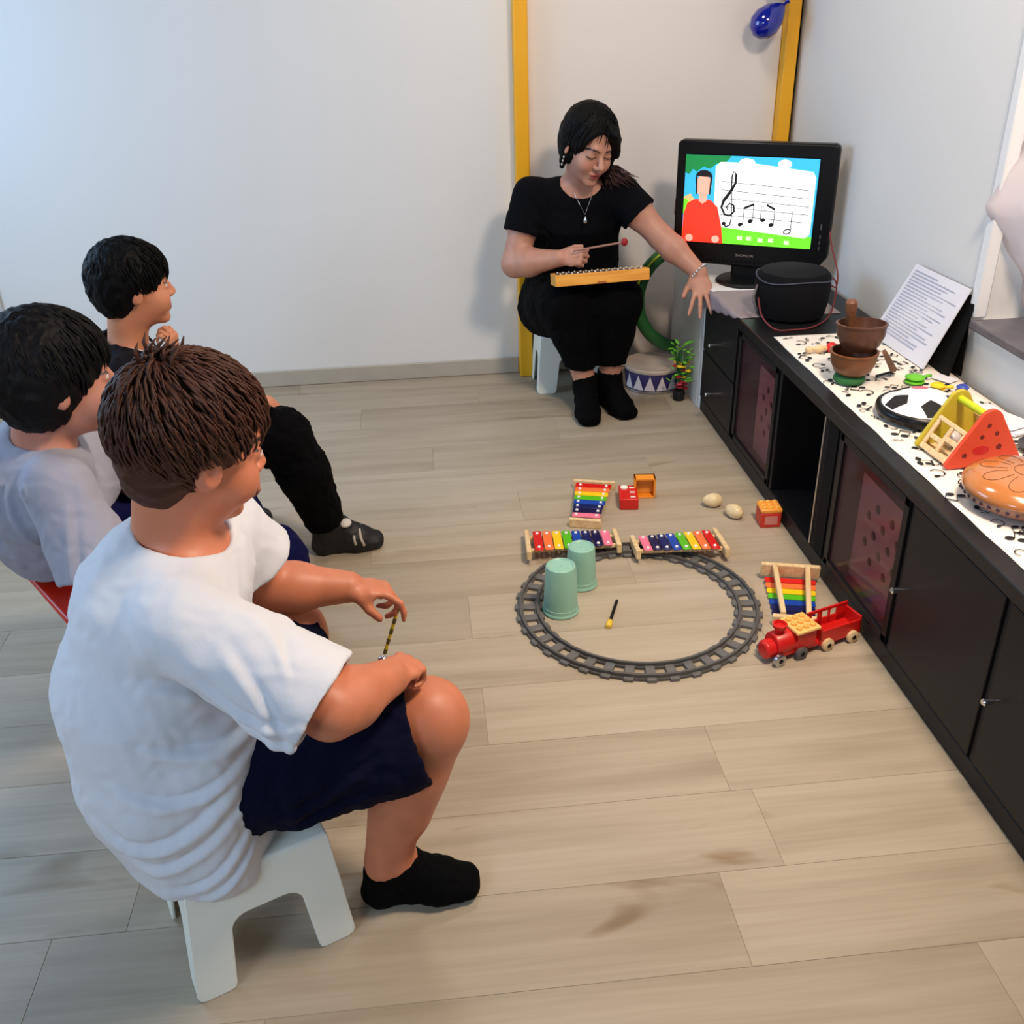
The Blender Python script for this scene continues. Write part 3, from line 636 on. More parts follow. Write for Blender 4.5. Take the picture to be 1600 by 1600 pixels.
# ---- black drum bag with red cord
bg = thing('drum_bag', 'round black padded bag with a grey rim standing before the television', 'bag', (1.205, 3.045, .4808))
MB().lathe((0, 0, 0), [(.085, 0), (.108, .010), (.116, .05), (.120, .10), (.116, .138), (.104, .150), (.05, .154)], 36).build('body', mat('black_cloth', srgb(7, 7, 11), .85, bump=.4, bscale=120, spec=.2), bg, smooth=40)
MB().tube([(.119*math.cos(a), .119*math.sin(a), .132+.006*math.sin(3*a)) for a in [2*PI*k/40 for k in range(40)]], .0022, 6, closed=True).build('piping', mat('grey_piping', srgb(70, 74, 88), .8), bg, smooth=True)
MB().tube([(-.122, -.01, .11), (-.14, -.03, .07), (-.128, -.05, .03)], .004, 6).build('zip_pull', mat('grey_strap', srgb(96, 92, 98), .7), bg, smooth=True)
rc = MB().tube(smoothp([(1.082, 3.01, .555), (1.075, 2.945, .515), (1.105, 2.90, .4835), (1.16, 2.885, .4835), (1.23, 2.90, .4845), (1.315, 2.985, .4895), (1.365, 3.07, .53), (1.375, 3.10, .565), (1.362, 3.12, .58), (1.352, 3.10, .565), (1.37, 3.085, .556), (1.382, 3.12, .60), (1.385, 3.20, .665), (1.392, 3.24, .70)]), .0028, 7).build('looped_cable', mat('red_cord', srgb(112, 34, 38), .6), smooth=True)
tag(rc, 'thin dark red cord looped round the black bag before the television', 'cable')

# ================================================================== ON THE CABINET TOP
TZ = .4812
def runner(u, v):
    y = 2.835-2.15*v; x = 1.078+.372*u
    if u < .01: x += .0008*math.sin(v*95)+.0008*math.sin(v*41+1)
    return (x, y, TZ+.0006+.0005*math.sin(v*60+u*9))
ru = sheet('table_runner', 'cream table runner printed with black music notes on the black cabinet', 'cloth', 24, 220, runner, M['cloth'], .0010)
nt_ = MB(); rn = random.Random(5)
def blob(b, x, y, pts, z=TZ+.0034):
    b.prism([(px, py) for px, py in pts], .0003, c=(x, y, z))
def nstroke(b, x, y, pts, w, rot, sc_):
    for i in range(len(pts)-1):
        p, q = Vector(pts[i]), Vector(pts[i+1]); d = (q-p).normalized()*w/2; n = Vector((-d.y, d.x)); quad = [p-d+n, q+d+n, q+d-n, p-d-n]
        blob(b, x, y, [((k.x*math.cos(rot)-k.y*math.sin(rot))*sc_, (k.x*math.sin(rot)+k.y*math.cos(rot))*sc_) for k in quad])
def nhead(b, x, y, px, py, rot, sc_, r=.0075):
    pts = [(px+r*1.25*math.cos(a)*.94-r*.8*math.sin(a)*.34, py+r*1.25*math.cos(a)*.34+r*.8*math.sin(a)*.94) for a in [2*PI*k/12 for k in range(12)]]
    blob(b, x, y, [((p*math.cos(rot)-q*math.sin(rot))*sc_, (p*math.sin(rot)+q*math.cos(rot))*sc_) for p, q in pts])
for gy in range(44):
    for gx in range(7):
        x = 1.105+.052*gx+rn.uniform(-.012, .012)+(.02 if gy % 2 else 0); y = 2.80-.048*gy+rn.uniform(-.012, .012)
        if x > 1.432 or x < 1.096: continue
        rot = rn.uniform(0, 6.28); k = rn.random(); s_ = rn.uniform(.65, 1.05)
        if k < .35: nhead(nt_, x, y, 0, 0, rot, s_); nstroke(nt_, x, y, [(.008, 0), (.008, .030)], .0016, rot, s_); nstroke(nt_, x, y, [(.008, .030), (.014, .024), (.017, .016)], .0024, rot, s_)
        elif k < .60: 
            for q in (0, .022): nhead(nt_, x, y, q, 0, rot, s_); nstroke(nt_, x, y, [(q+.008, 0), (q+.008, .026)], .0015, rot, s_)
            nstroke(nt_, x, y, [(.008, .026), (.030, .026)], .0045, rot, s_)
        elif k < .85: nhead(nt_, x, y, -.004, 0, rot, s_, .006); nstroke(nt_, x, y, [(0, 0)]+[(.016*math.sin(a)+.002, .016-.016*math.cos(a)) for a in (.6, 1.2, 1.9, 2.6, 3.3, 3.9)], .0026, rot, s_)
        else: nstroke(nt_, x, y, [(0, -.012), (.002, .01), (-.004, .02), (.002, .024), (.005, .016), (-.006, .002), (-.002, -.006), (.005, -.003), (.002, .003)], .0020, rot, s_)
no = nt_.build('printed_notes', M['ink'], ru)
# ---- bowls
def bowl(name, label, loc, rz, r, h, m, tilt=0, foot=.5):
    t = thing(name, label, 'bowl', loc); t.rotation_euler = (tilt, 0, rz)
    MB().lathe((0, 0, 0), [(r*foot, 0), (r*.78, h*.18), (r*.96, h*.55), (r, h), (r-.004, h), (r*.93, h*.58), (r*.74, h*.24), (r*.3, h*.1)], 40).build('body', m, t, smooth=50)
    MB().lathe((0, 0, 0), [(r*1.002, h*.9), (r*1.03, h*.93), (r*1.03, h*.99), (r*.99, h*1.005)], 40, caps=False).build('rim', m, t, smooth=50)
    return t
BX, BY = 1.150, 2.420
b = thing('ring_cushion', 'small green ring cushion under the lower wooden bowl', 'cushion', (BX-.004, BY, TZ+.003))
MB().tube([(.030*math.cos(a), .030*math.sin(a), .0125) for a in [2*PI*k/24 for k in range(24)]], .0125, 10, closed=True).build('ring', M['green'], b, smooth=True)
bowl('wooden_bowl', 'lower brown bowl standing on the green ring cushion', (BX, BY, TZ+.026), 0, .062, .066, M['bronze2'])
bowl('wooden_bowl', 'upper brown bowl with a peg in it, set on the lower bowl', (BX+.015, BY+.006, TZ+.0935), 0, .065, .072, M['bronze'], math.radians(-4), .62)
pg = thing('wooden_peg', 'round brown wooden peg standing up in the upper bowl', 'mallet', (BX-.010, BY+.02, TZ+.108)); pg.rotation_euler = (0, math.radians(-4), 0)
MB().lathe((0, 0, 0), [(.010, 0), (.0135, .01), (.0125, .085), (.0155, .092), (.0155, .112), (.010, .118)], 20).build('shaft', M['stick'], pg, smooth=35)
ml = thing('bowl_striker', 'dark wooden striker leaning beside the lower bowl', 'mallet', (BX+.095, BY-.012, TZ+.012))
MB().tube([(-.042, -.050, .094), (.0, .0, .05), (.035, .035, .010)], [.006, .008, .0095], 10).build('shaft', M['stick'], ml, smooth=40)
rt = thing('wooden_rattle', 'small pale wooden rattle with a red end, left of the bowls', 'rattle', (1.15, 2.665, TZ+.014), .1)
MB().lathe((-.035, 0, 0), [(.006, 0), (.010, .004), (.010, .016), (.006, .020), (.006, .028), (.0125, .036), (.0125, .048), (.007, .056), (.007, .068)], 16, M=RY(PI/2)).build('handle', M['pine'], rt, smooth=40)
MB().lathe((.030, 0, 0), [(.007, 0), (.015, .008), (.017, .02), (.010, .032)], 16, M=RY(PI/2)).build('red_end', M['red'], rt, smooth=40)
pn = thing('black_pen', 'short black stick lying on the runner right of the bowls', 'pen', (1.262, 2.452, TZ+.0075)); MB().tube([(-.03, -.012, 0), (.03, .014, 0)], .0035, 8).build('barrel', M['black'], pn, smooth=40)
# ---- sheet of paper leaning on the wall, black folder behind it
def quad_board(name, P, th, m, parent=None, off=(0, 0, 0)):
    P = [Vector(p) for p in P]; n = (P[1]-P[0]).cross(P[3]-P[0]).normalized()*th
    b = MB(); b.add([p for p in P]+[p-n for p in P], [(0, 1, 2, 3), (7, 6, 5, 4), (0, 4, 5, 1), (1, 5, 6, 2), (2, 6, 7, 3), (3, 7, 4, 0)]); return b.build(name, m, parent, off=off)
BRp, BLp, TLp, TRp = Vector((1.384, 2.478, TZ+.004)), Vector((1.374, 2.800, TZ+.004)), Vector((1.462, 2.758, .708)), Vector((1.462, 2.447, .716))
sb = thing('lyric_sheet', 'white sheet with fine printed lines leaning on the wall beside the window', 'paper', (1.40, 2.6, TZ))
quad_board('sheet', [BLp, BRp, TRp, TLp], .003, M['paper'], sb, sb.location)
b = MB(); nn = (BRp-BLp).cross(TLp-BLp).normalized()
for k in range(21):
    v = .93-.040*k; segs = 3 if k % 3 else 2; u0 = .06
    for q in range(segs):
        u1 = u0+rn.uniform(.20, .30)
        P4 = [BLp.lerp(BRp, a).lerp(TLp.lerp(TRp, a), c) for a, c in ((u0, v), (min(u1, .94), v), (min(u1, .94), v+.009), (u0, v+.009))]
        P4 = [p+nn.normalized()*.0030 for p in P4]; b.add(P4+[p-nn.normalized()*.0032 for p in P4], [(0, 1, 2, 3), (7, 6, 5, 4), (0, 4, 5, 1), (1, 5, 6, 2), (2, 6, 7, 3), (3, 7, 4, 0)]); u0 = u1+.012
b.build('printed_lines', mat('pale_ink', srgb(178, 178, 192), .8), sb, off=sb.location)
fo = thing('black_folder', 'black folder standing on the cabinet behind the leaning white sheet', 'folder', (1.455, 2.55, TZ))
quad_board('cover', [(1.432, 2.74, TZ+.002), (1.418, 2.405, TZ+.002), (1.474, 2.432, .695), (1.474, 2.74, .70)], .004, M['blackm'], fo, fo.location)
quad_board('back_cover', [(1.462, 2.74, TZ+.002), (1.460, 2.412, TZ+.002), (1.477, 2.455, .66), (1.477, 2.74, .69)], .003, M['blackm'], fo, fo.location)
# ---- papers and small toys by the wall
wc = thing('white_card', 'white card lying at the foot of the leaning sheet', 'paper', (1.405, 2.395, TZ+.0055), .5); MB().bb((-.022, -.03, 0), (.022, .03, .0015)).build('card', M['paper'], wc)
def castanet(label, x, y, m, rz, r=.024, z=0, name='finger_castanet'):
    t = thing(name, label, 'castanet', (x, y, TZ+.0045+z), rz)
    for k, zz in ((0, 0), (1, .011)): MB().lathe((0, 0, zz), [(r*.6, 0), (r, .002), (r, .005), (r*.7, .009), (r*.2, .0102)], 24).build('shell', m, t, smooth=50)
    MB().tube([(r*.8, 0, .008), (r*1.6, .004, .009), (r*2.2, 0, .010)], .0045, 8).build('handle', m, t, smooth=True)
castanet('bright green castanet lying between the leaning sheet and the football disc', 1.315, 2.385, M['lgreen'], .3, .026)
castanet('small yellow castanet beside the bright green one', 1.345, 2.318, M['yel'], -.2, .019)
castanet('small blue castanet lying beyond the football disc', 1.402, 2.295, mat('toy_blue', srgb(60, 80, 170), .4), .9, .016)
ps = thing('paper_stack', 'loose white papers lying by the wall behind the shape sorter', 'papers', (1.395, 2.10, TZ+.005), .25)
for k in range(4): MB().box((rn.uniform(-.006, .006), rn.uniform(-.02, .02), .001+.0022*k), (.085, .15, .0012), rn.uniform(-.25, .25)).build('leaf', M['paper'], ps)
# ---- football hover disc
hd = thing('football_disc', 'round white football disc with black patches and thick black rim', 'toy', (1.228, 2.165, TZ+.0035), .2)
MB().lathe((0, 0, 0), [(.088, 0), (.108, .006), (.113, .018), (.111, .028), (.1035, .033), (.098, .031)], 48).build('rim', M['black'], hd, smooth=50)
R1 = .16; dz = .066-R1
def dome(x, y, e=0): return (x, y, math.sqrt(max((R1+e)**2-x*x-y*y, 0))+dz)
b = MB(); vs = []; nr = 12; na = 48
for j in range(nr+1):
    for i in range(na): r = .102*j/nr; vs.append(dome(r*math.cos(2*PI*i/na), r*math.sin(2*PI*i/na)))
b.add(vs, [(j*na+i, j*na+(i+1) % na, (j+1)*na+(i+1) % na, (j+1)*na+i) for j in range(nr) for i in range(na)]); b.build('dome', mat('disc_white', srgb(236, 238, 240), .35), hd, smooth=True)
def patch(cx, cy, r, n, rot, name, m):
    b = MB(); k = 4; vs = [dome(cx, cy, .0012)]
    for j in range(1, k+1):
        for i in range(n*4):
            a0 = rot+2*PI*(i//4)/n; a1 = rot+2*PI*(i//4+1)/n; t = (i % 4)/4; x = (math.cos(a0)*(1-t)+math.cos(a1)*t)*r*j/k+cx; y = (math.sin(a0)*(1-t)+math.sin(a1)*t)*r*j/k+cy
            q = math.hypot(x, y); s_ = min(1, .100/q) if q else 1; vs.append(dome(x*s_, y*s_, .0012))
    N = n*4; b.add(vs, [(0, 1+i, 1+(i+1) % N) for i in range(N)]+[(1+j*N+i, 1+(j+1)*N+i, 1+(j+1)*N+(i+1) % N, 1+j*N+(i+1) % N) for j in range(k-1) for i in range(N)]); b.build(name, m, hd)
for k in range(5): a = .55+2*PI*k/5; patch(.074*math.cos(a), .074*math.sin(a), .028, 5, a+PI, 'patch', M['ink'])
patch(.01, .035, .020, 20, 0, 'pink_label', mat('pink_label', srgb(220, 100, 120), .5))
# ---- triangular shape sorter
so = thing('shape_sorter', 'triangular wooden shape sorter with orange-red and olive end panels', 'toy', (1.222, 1.936, TZ+.0035), math.radians(4)); so.scale = (1, .80, 1)
def tri(w, h, r, n=8):
    o = []
    for (cx, cy, a0, a1) in ((-w+r*.6, r*.6, PI*1.0, PI*1.5), (w-r*.6, r*.6, PI*1.5, PI*2.0), (0, h-r*1.6, PI*.12, PI*.88)):
        rr2 = r*.6 if cy < h/2 else r*1.6
        for k in range(n+1): a = a0+(a1-a0)*k/n; o.append((cx+rr2*math.cos(a), cy+rr2*math.sin(a)))
    return o
def holed(name, outline, holes, m, y0, y1, parent):
    b = MB().prism(outline, y1-y0, M=PX, c=(0, y0, 0)); o = b.build(name, m, parent, bevel=.002)
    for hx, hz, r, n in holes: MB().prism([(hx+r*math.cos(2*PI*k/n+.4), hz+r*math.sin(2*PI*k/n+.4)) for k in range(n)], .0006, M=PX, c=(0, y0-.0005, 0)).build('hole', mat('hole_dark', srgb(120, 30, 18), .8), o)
    return o
holed('end_panel', tri(.092, .135, .018), [(-.004, .098, .006, 5), (.018, .078, .006, 5), (-.016, .072, .006, 5), (-.050, .030, .007, 5), (.03, .045, .008, 5)], M['redo'], -.083, -.070, so)['label'] = 'orange-red end panel'
MB().prism([(-.03+.020*math.cos(a), .040+.011*math.sin(a)) for a in [2*PI*k/20 for k in range(20)]], .0008, M=PX, c=(.018, -.0838, 0)).build('bead', M['red'], so)
holed('end_panel', tri(.092, .135, .018), [], M['olive'], .070, .082, so)['label'] = 'olive end panel'
MB().tube([(0, -.070, .114), (0, .071, .114)], .0085, 14).build('dowel', M['ygreen'], so, smooth=40)
for sgn in (-1, 1):
    # sloping pine side with cut-outs: grid of frame pieces around three openings
    b = MB(); U = Vector((-sgn*.055, 0, .100)).normalized(); Vv = Vector((0, 1, 0)); N_ = U.cross(Vv).normalized(); base = Vector((sgn*.083, 0, .004))
    def piece(u0, u1, v0, v1):
        c = base+U*((u0+u1)/2)+Vv*((v0+v1)/2); b.box(c, (abs(u1-u0), abs(v1-v0), .006), M=Matrix((U, Vv, N_)).transposed())
    Ht = .085; piece(0, .014, -.07, .07); piece(Ht-.010, Ht, -.07, .07); piece(.014, Ht-.01, -.07, -.056); piece(.014, Ht-.01, .056, .07); piece(.014, Ht-.01, -.010, .004); piece(.042, .054, -.056, -.010); piece(.030, .042, .004, .056)
    b.build('side_panel', M['pine'], so, bevel=.0015)
MB().box((0, 0, .006), (.150, .138, .006)).build('base_board', M['pine'], so)
for c, m in (((-.025, .02, .030), M['silver']), ((.02, -.03, .026), M['red'])): 
    pass
bl = thing('sorter_ball', 'grey ball inside the wooden shape sorter', 'ball', (1.195, 1.955, TZ+.0345)); MB().ball((0, 0, 0), .020).build('ball', mat('grey_ball', srgb(190, 186, 184), .3), bl, smooth=True)
# ---- steel tongue drum
td = thing('tongue_drum', 'shiny tan tongue drum with carved petals and patterned side, near the runner front', 'drum', (1.213, 1.690, TZ+.0035), .0)
Rd = .122
MB().lathe((0, 0, 0), [(.060, 0), (.095, .006), (.112, .018), (.121, .032), (.122, .040)], 56, caps=True).build('lower_shell', M['drumrim'], td, smooth=50)
MB().lathe((0, 0, 0), [(.1225, .038), (.1235, .042), (.118, .053), (.095, .066), (.06, .073), (.02, .076), (.001, .0765)], 56, caps=False).build('upper_shell', M['tan'], td, smooth=50)
gr = MB(); 
def dz_(r): 
    P = [(.001, .0765), (.02, .076), (.06, .073), (.095, .066), (.118, .053)]
    for (a, za), (c, zc) in zip(P, P[1:]):
        if r <= c: return za+(zc-za)*max(r-a, 0)/(c-a)
    return .053
for k in range(8):
    a = 2*PI*k/8; pts = []
    for q in range(13):
        t = -1+2*q/12; r = .095-.055*t*t; th = a+.30*math.sin(t*PI/2*1.0)*(r/.095)**.2; pts.append((r*math.cos(th), r*math.sin(th), dz_(r)+.0004))
    gr.tube(pts, .0007, 5)
gr.tube([(.028*math.cos(2*PI*k/24), .028*math.sin(2*PI*k/24), dz_(.028)+.0004) for k in range(24)], .0007, 5, closed=True); gr.build('petal_groove', mat('groove', srgb(120, 66, 34), .5), td, smooth=True)
dt = MB()
for k in range(40):
    a = 2*PI*k/40; c = Vector((.1185*math.cos(a), .1185*math.sin(a), .028)); dt.ball(c, (.004, .004, .005), 8, 6)
dt.build('side_dots', mat('dot_dark', srgb(70, 40, 60), .5), td, smooth=True)
# ---- things cut by the right edge of the picture
pl = thing('dark_plate', 'dark round plate at the right edge beyond the tongue drum', 'plate', (1.405, 1.925, TZ+.0035)); MB().lathe((0, 0, 0), [(.03, 0), (.052, .006), (.058, .014), (.050, .010), (.02, .005)], 32).build('dish', mat('dark_ceramic', srgb(60, 54, 62), .3), pl, smooth=40)
rcx = thing('red_card', 'small red and white card on the runner at the right edge', 'card', (1.318, 1.828, TZ+.004), .3); MB().bb((-.03, -.022, 0), (.03, .022, .0012)).build('card', M['paper'], rcx); MB().bb((-.024, -.010, .0012), (.010, .012, .0018)).build('red_field', M['red'], rcx)
cp = thing('white_dish', 'small white dish cut off by the right edge, nearest thing on the runner', 'dish', (1.185, 1.475, TZ+.0035)); MB().lathe((0, 0, 0), [(.02, 0), (.034, .01), (.04, .03), (.037, .03), (.03, .012), (.01, .005)], 32).build('dish', M['white'], cp, smooth=40)

# ================================================================== CORNER LEFT OF THE CABINET
hp = thing('green_hoop', 'thick dark green curved tube standing behind the floor drum', 'hoop', (1.06, 3.76, .0))
cen = Vector((0.030, 0, .345)); hb = MB(); rad = .185
hb.tube([(cen.x+rad*math.cos(a)*.98-.05, .02*math.sin(a), cen.z+rad*1.05*math.sin(a)) for a in [PI*.62+k*PI*.83/26 for k in range(27)]], .026, 12); hb.build('tube', mat('hoop_green', srgb(30, 92, 40), .45, var=.35, vscale=12), hp, smooth=True)
hb = MB(); hb.tube([(cen.x+(rad+.018)*math.cos(a)*.98-.05, -.020, cen.z+(rad+.018)*1.05*math.sin(a)) for a in [PI*.66+k*PI*.3/10 for k in range(11)]], .004, 6); hb.build('yellow_stripe', M['ygreen'], hp, smooth=True)
wcab = thing('white_side_cabinet', 'white low cabinet in the corner behind the television, beyond the black cabinet', 'cabinet', (1.245, 3.70, 0))
MB().bb((-.21, -.234, 0), (.21, .19, .462)).build('body', mat('white_laminate', srgb(206, 210, 208), .3), wcab, bevel=.002)
MB().bb((-.214, -.236, .4625), (.214, .19, .481)).build('top_board', M['whitep'], wcab, bevel=.003)
fw = thing('artificial_flowers', 'bunch of artificial flowers with green leaves standing by the white cabinet side', 'flowers', (.988, 3.545, 0))
MB().lathe((0, 0, 0), [(.018, 0), (.022, .004), (.024, .03), (.020, .04), (.012, .04)], 16).build('pot', M['cab'], fw, smooth=40)
lf = MB(); pt = MB(); st_ = MB()
rl = random.Random(4)
for k in range(60):
    a = rl.uniform(0, 6.28); h = rl.uniform(.06, .235); r = rl.uniform(.0, .034); c = Vector((r*math.cos(a), r*math.sin(a), h)); d = Vector((math.cos(a), math.sin(a), rl.uniform(-.3, .8))).normalized()
    u = d.cross(Vector((0, 0, 1))).normalized(); L_ = rl.uniform(.02, .035); lf.add([c, c+d*L_*.5+u*.009, c+d*L_, c+d*L_*.5-u*.009, c+d*L_*.5+Vector((0, 0, .004))], [(0, 1, 4), (1, 2, 4), (2, 3, 4), (3, 0, 4)])
    st_.tube([(0, 0, .06), c*.6+Vector((0, 0, .03)), c], .0015, 4)
lf.build('leaves', M['lgreen'], fw)['kind'] = 'stuff'; st_.build('stems', M['green'], fw)['kind'] = 'stuff'
for k in range(20):
    a = rl.uniform(0, 6.28); r = rl.uniform(.005, .034); h = rl.uniform(.03, .15); o = MB()
    for q in range(6): o.ball((r*math.cos(a)+.006*math.cos(q*1.05), r*math.sin(a)+.006*math.sin(q*1.05), h), (.006, .006, .004), 8, 6)
    o.build('blossom', [M['dred'], M['yel'], mat('bloom_rose', srgb(190, 60, 80), .6)][k % 3], fw, smooth=True)
fd = thing('floor_drum', 'low round drum with white triangles on a dark purple side, on the floor', 'drum', (.923, 3.728, 0))
MB().lathe((0, 0, .004), [(.112, 0), (.115, .004), (.115, .088), (.112, .092)], 48).build('shell', M['navy'], fd, smooth=40)
MB().lathe((0, 0, .094), [(.119, -.012), (.121, -.002), (.117, .004), (.10, .005), (.02, .005)], 48).build('drum_skin', M['drumskin'], fd, smooth=40)
MB().lathe((0, 0, 0), [(.113, 0), (.119, .002), (.119, .010), (.115, .012)], 48).build('lower_hoop', M['steel'], fd, smooth=40)
tb = MB(); nT = 15
for k in range(nT):
    a0 = 2*PI*k/nT; da = 2*PI/nT; r = .1165; T_ = lambda a, z, q=r: (q*math.cos(a), q*math.sin(a), z)
    vs = []; 
    for q in range(5): t = q/4; vs += [T_(a0+da*(.04+.92*t), .014)]
    ap = [T_(a0+da*.5, .074)]; tb.add(vs+ap, [(q, q+1, 5) for q in range(4)])
tb.build('white_triangles', mat('triangle_white', srgb(220, 216, 224), .6), fd)
bl = thing('blue_balloon', 'shiny dark blue balloon hanging by the right yellow door post', 'balloon', (1.315, 3.84, 1.325))
Rb = RY(math.radians(48))
MB().lathe((0, 0, 0), [(.002, -.068), (.030, -.060), (.050, -.035), (.055, -.005), (.046, .030), (.026, .058), (.010, .072), (.004, .080)], 28, M=Rb).build('balloon', M['blue'], bl, smooth=True)
MB().lathe((0, 0, 0), [(.004, .078), (.010, .092), (.012, .094), (.004, .088)], 12, M=Rb).build('knot', M['blue'], bl, smooth=True)
MB().tube([tuple(Rb @ Vector((0, 0, .084))), (.066, .03, .12), (.06, .07, .30), (.055, .07, .55)], .0012, 5).build('string', M['white'], bl, smooth=True)
bl2 = thing('blue_balloon', 'dark blue balloon above the frame edge, tied over the lower balloon', 'balloon', (1.362, 3.845, 1.452)); MB().lathe((0, 0, 0), [(.004, -.062), (.016, -.052), (.045, -.01), (.052, .03), (.04, .062), (.002, .078)], 28).build('balloon', M['blue'], bl2, smooth=True)
# ================================================================== TOYS ON THE FLOOR
BARC = [mat('bar_red', srgb(214, 24, 24), .3), M['orangeb'], mat('bar_yellow', srgb(250, 205, 30), .3), mat('bar_green', srgb(90, 190, 30), .3), M['dblue'], M['nblue'], mat('bar_indigo', srgb(24, 18, 70), .3), M['pinkb']]
def xylophone(label, loc, rz, L=.27, w0=.145, w1=.095, bars=BARC, frame=M['pine'], h=.023, group='children xylophones with rainbow bars', rot=None, knobm=None):
    t = thing('xylophone', label, 'xylophone', loc, rz, group)
    if rot: t.rotation_euler = rot
    knobm = knobm or mat('peg_white', srgb(240, 240, 238), .3)
    for x, w, n_ in ((.006, w0+.012, 'end_board'), (L-.006, w1+.012, 'end_board')): MB().bb((x-.007, -w/2, 0), (x+.007, w/2, h+.006)).build(n_, frame, t, bevel=.0025)
    for s_ in (-1, 1):
        y0, y1 = s_*w0*.30, s_*w1*.30; d = Vector((L-.026, y1-y0, 0)); MB().box(((L)/2, (y0+y1)/2, h*.62), (d.length, .013, h*.42), math.atan2(d.y, d.x)).build('rail', frame, t, bevel=.0015)
    n = len(bars)
    for k in range(n):
        x = .022+(L-.044)*(k+.5)/n; w = w0+(w1-w0)*(x/L)-.004; bw = (L-.044)/n*.90
        o = [( -bw/2, -w/2+.004), (-bw/2+.003, -w/2), (bw/2-.003, -w/2), (bw/2, -w/2+.004), (bw/2, w/2-.004), (bw/2-.003, w/2), (-bw/2+.003, w/2), (-bw/2, w/2-.004)]
        b = MB().prism(o, .0035, c=(x, 0, h)).build('bar', bars[k], t, bevel=.001, seg=1)
        for s_ in (-1, 1): MB().lathe((x, s_*w*.36, h+.0032), [(.0048, 0), (.0052, .0015), (.003, .0045), (.0005, .005)], 12).build('peg', knobm, b, smooth=50)
    return t
R_ = math.radians
def rzof(a, b): return math.atan2(b[1]-a[1], b[0]-a[0])
xylophone('rainbow xylophone farthest from the track, lying lengthwise beside the red block', (.525, 2.835, 0), rzof((.525, 2.815), (.449, 2.552)), .275, .125, .085)
xylophone('rainbow xylophone behind the cups, its red bar at the left end', (.255, 2.455, .010), rzof((.26, 2.455), (.527, 2.440)), .272, .145, .105, rot=(R_(-6), 0, rzof((.26, 2.455), (.527, 2.440))))
xylophone('rainbow xylophone behind the track, its red bar at the right end', (.822, 2.388, .010), rzof((.81, 2.385), (.555, 2.393)), .262, .140, .100, rot=(R_(6), 0, rzof((.81, 2.385), (.555, 2.393))))
# the fourth one lies upside down: knocked over against the train
xd = xylophone('upturned rainbow xylophone behind the red train, pine rails uppermost', (.955, 2.205, .052), 0, .235, .145, .105, rot=(PI, R_(5), rzof((.966, 2.2), (.905, 1.985))), h=.034)
for ch in list(xd.children):
    if ch.name.startswith('rail'): ch.location.z -= .020
# red button block and orange tray by the first xylophone
rb = thing('red_button_block', 'small red block with white buttons beside the farthest xylophone', 'toy', (.612, 2.715, 0), R_(-8))
MB().bb((-.029, -.05, 0), (.029, .05, .038)).build('block', M['red'], rb, bevel=.003)
MB().lathe((-.012, .030, .038), [(.012, 0), (.012, .004), (.004, .005)], 20).build('dial', M['white'], rb, smooth=40)
for k in range(3): MB().bb((.004, .026-.032*k, .038), (.020, .031-.032*k, .041)).build('button', M['white'], rb)
ot = thing('orange_tray', 'small orange open tray standing on edge behind the red block', 'toy', (.672, 2.755, 0), R_(-6))
b = MB(); b.bb((-.034, .012, 0), (.034, .018, .07)); b.bb((-.034, -.02, .064), (.034, .018, .07)); b.bb((.028, -.02, 0), (.034, .018, .07)); b.bb((-.034, -.02, 0), (.034, .018, .006)); b.bb((-.034, -.02, 0), (-.028, .018, .07))
b.build('tray', M['orange'], ot, bevel=.001); MB().bb((-.027, .008, .007), (.027, .0118, .063)).build('lining', M['orangew'], ot)
# egg shakers
def egg(label, x, y, rz):
    t = thing('egg_shaker', label, 'shaker', (x, y, .0), rz, 'wooden egg shakers')
    MB().lathe((0, 0, .0225), [(.0005, -.031), (.010, -.0285), (.0175, -.021), (.0222, -.009), (.0222, .002), (.0185, .015), (.0125, .025), (.006, .031), (.0005, .033)], 28, M=RY(PI/2)).build('shell', M['egg'], t, smooth=True)
egg('pale wooden egg shaker, the farther of the two', .868, 2.652, R_(175)); egg('pale wooden egg shaker nearer the train, of the two eggs', .912, 2.572, R_(125))
# studded block
bk = thing('studded_block', 'red toy block with orange studded top standing against the cabinet', 'toy', (1.003, 2.523, 0), R_(-4))
MB().bb((-.031, -.031, 0), (.031, .031, .050)).build('block', mat('block_red', srgb(200, 50, 34), .4), bk, bevel=.004)
MB().bb((-.032, -.032, .0502), (.032, .032, .062)).build('top', mat('block_orange', srgb(246, 160, 62), .4), bk, bevel=.003)
for i in range(3):
    for j in range(3): MB().lathe((-.020+.020*i, -.020+.020*j, .062), [(.0062, 0), (.0062, .004), (.004, .0048)], 14).build('stud', mat('stud_yellow', srgb(250, 190, 90), .4), bk, smooth=40)
MB().bb((-.019, -.0325, .012), (.019, -.0312, .040)).build('label_plate', mat('block_plate', srgb(206, 130, 118), .5), bk)
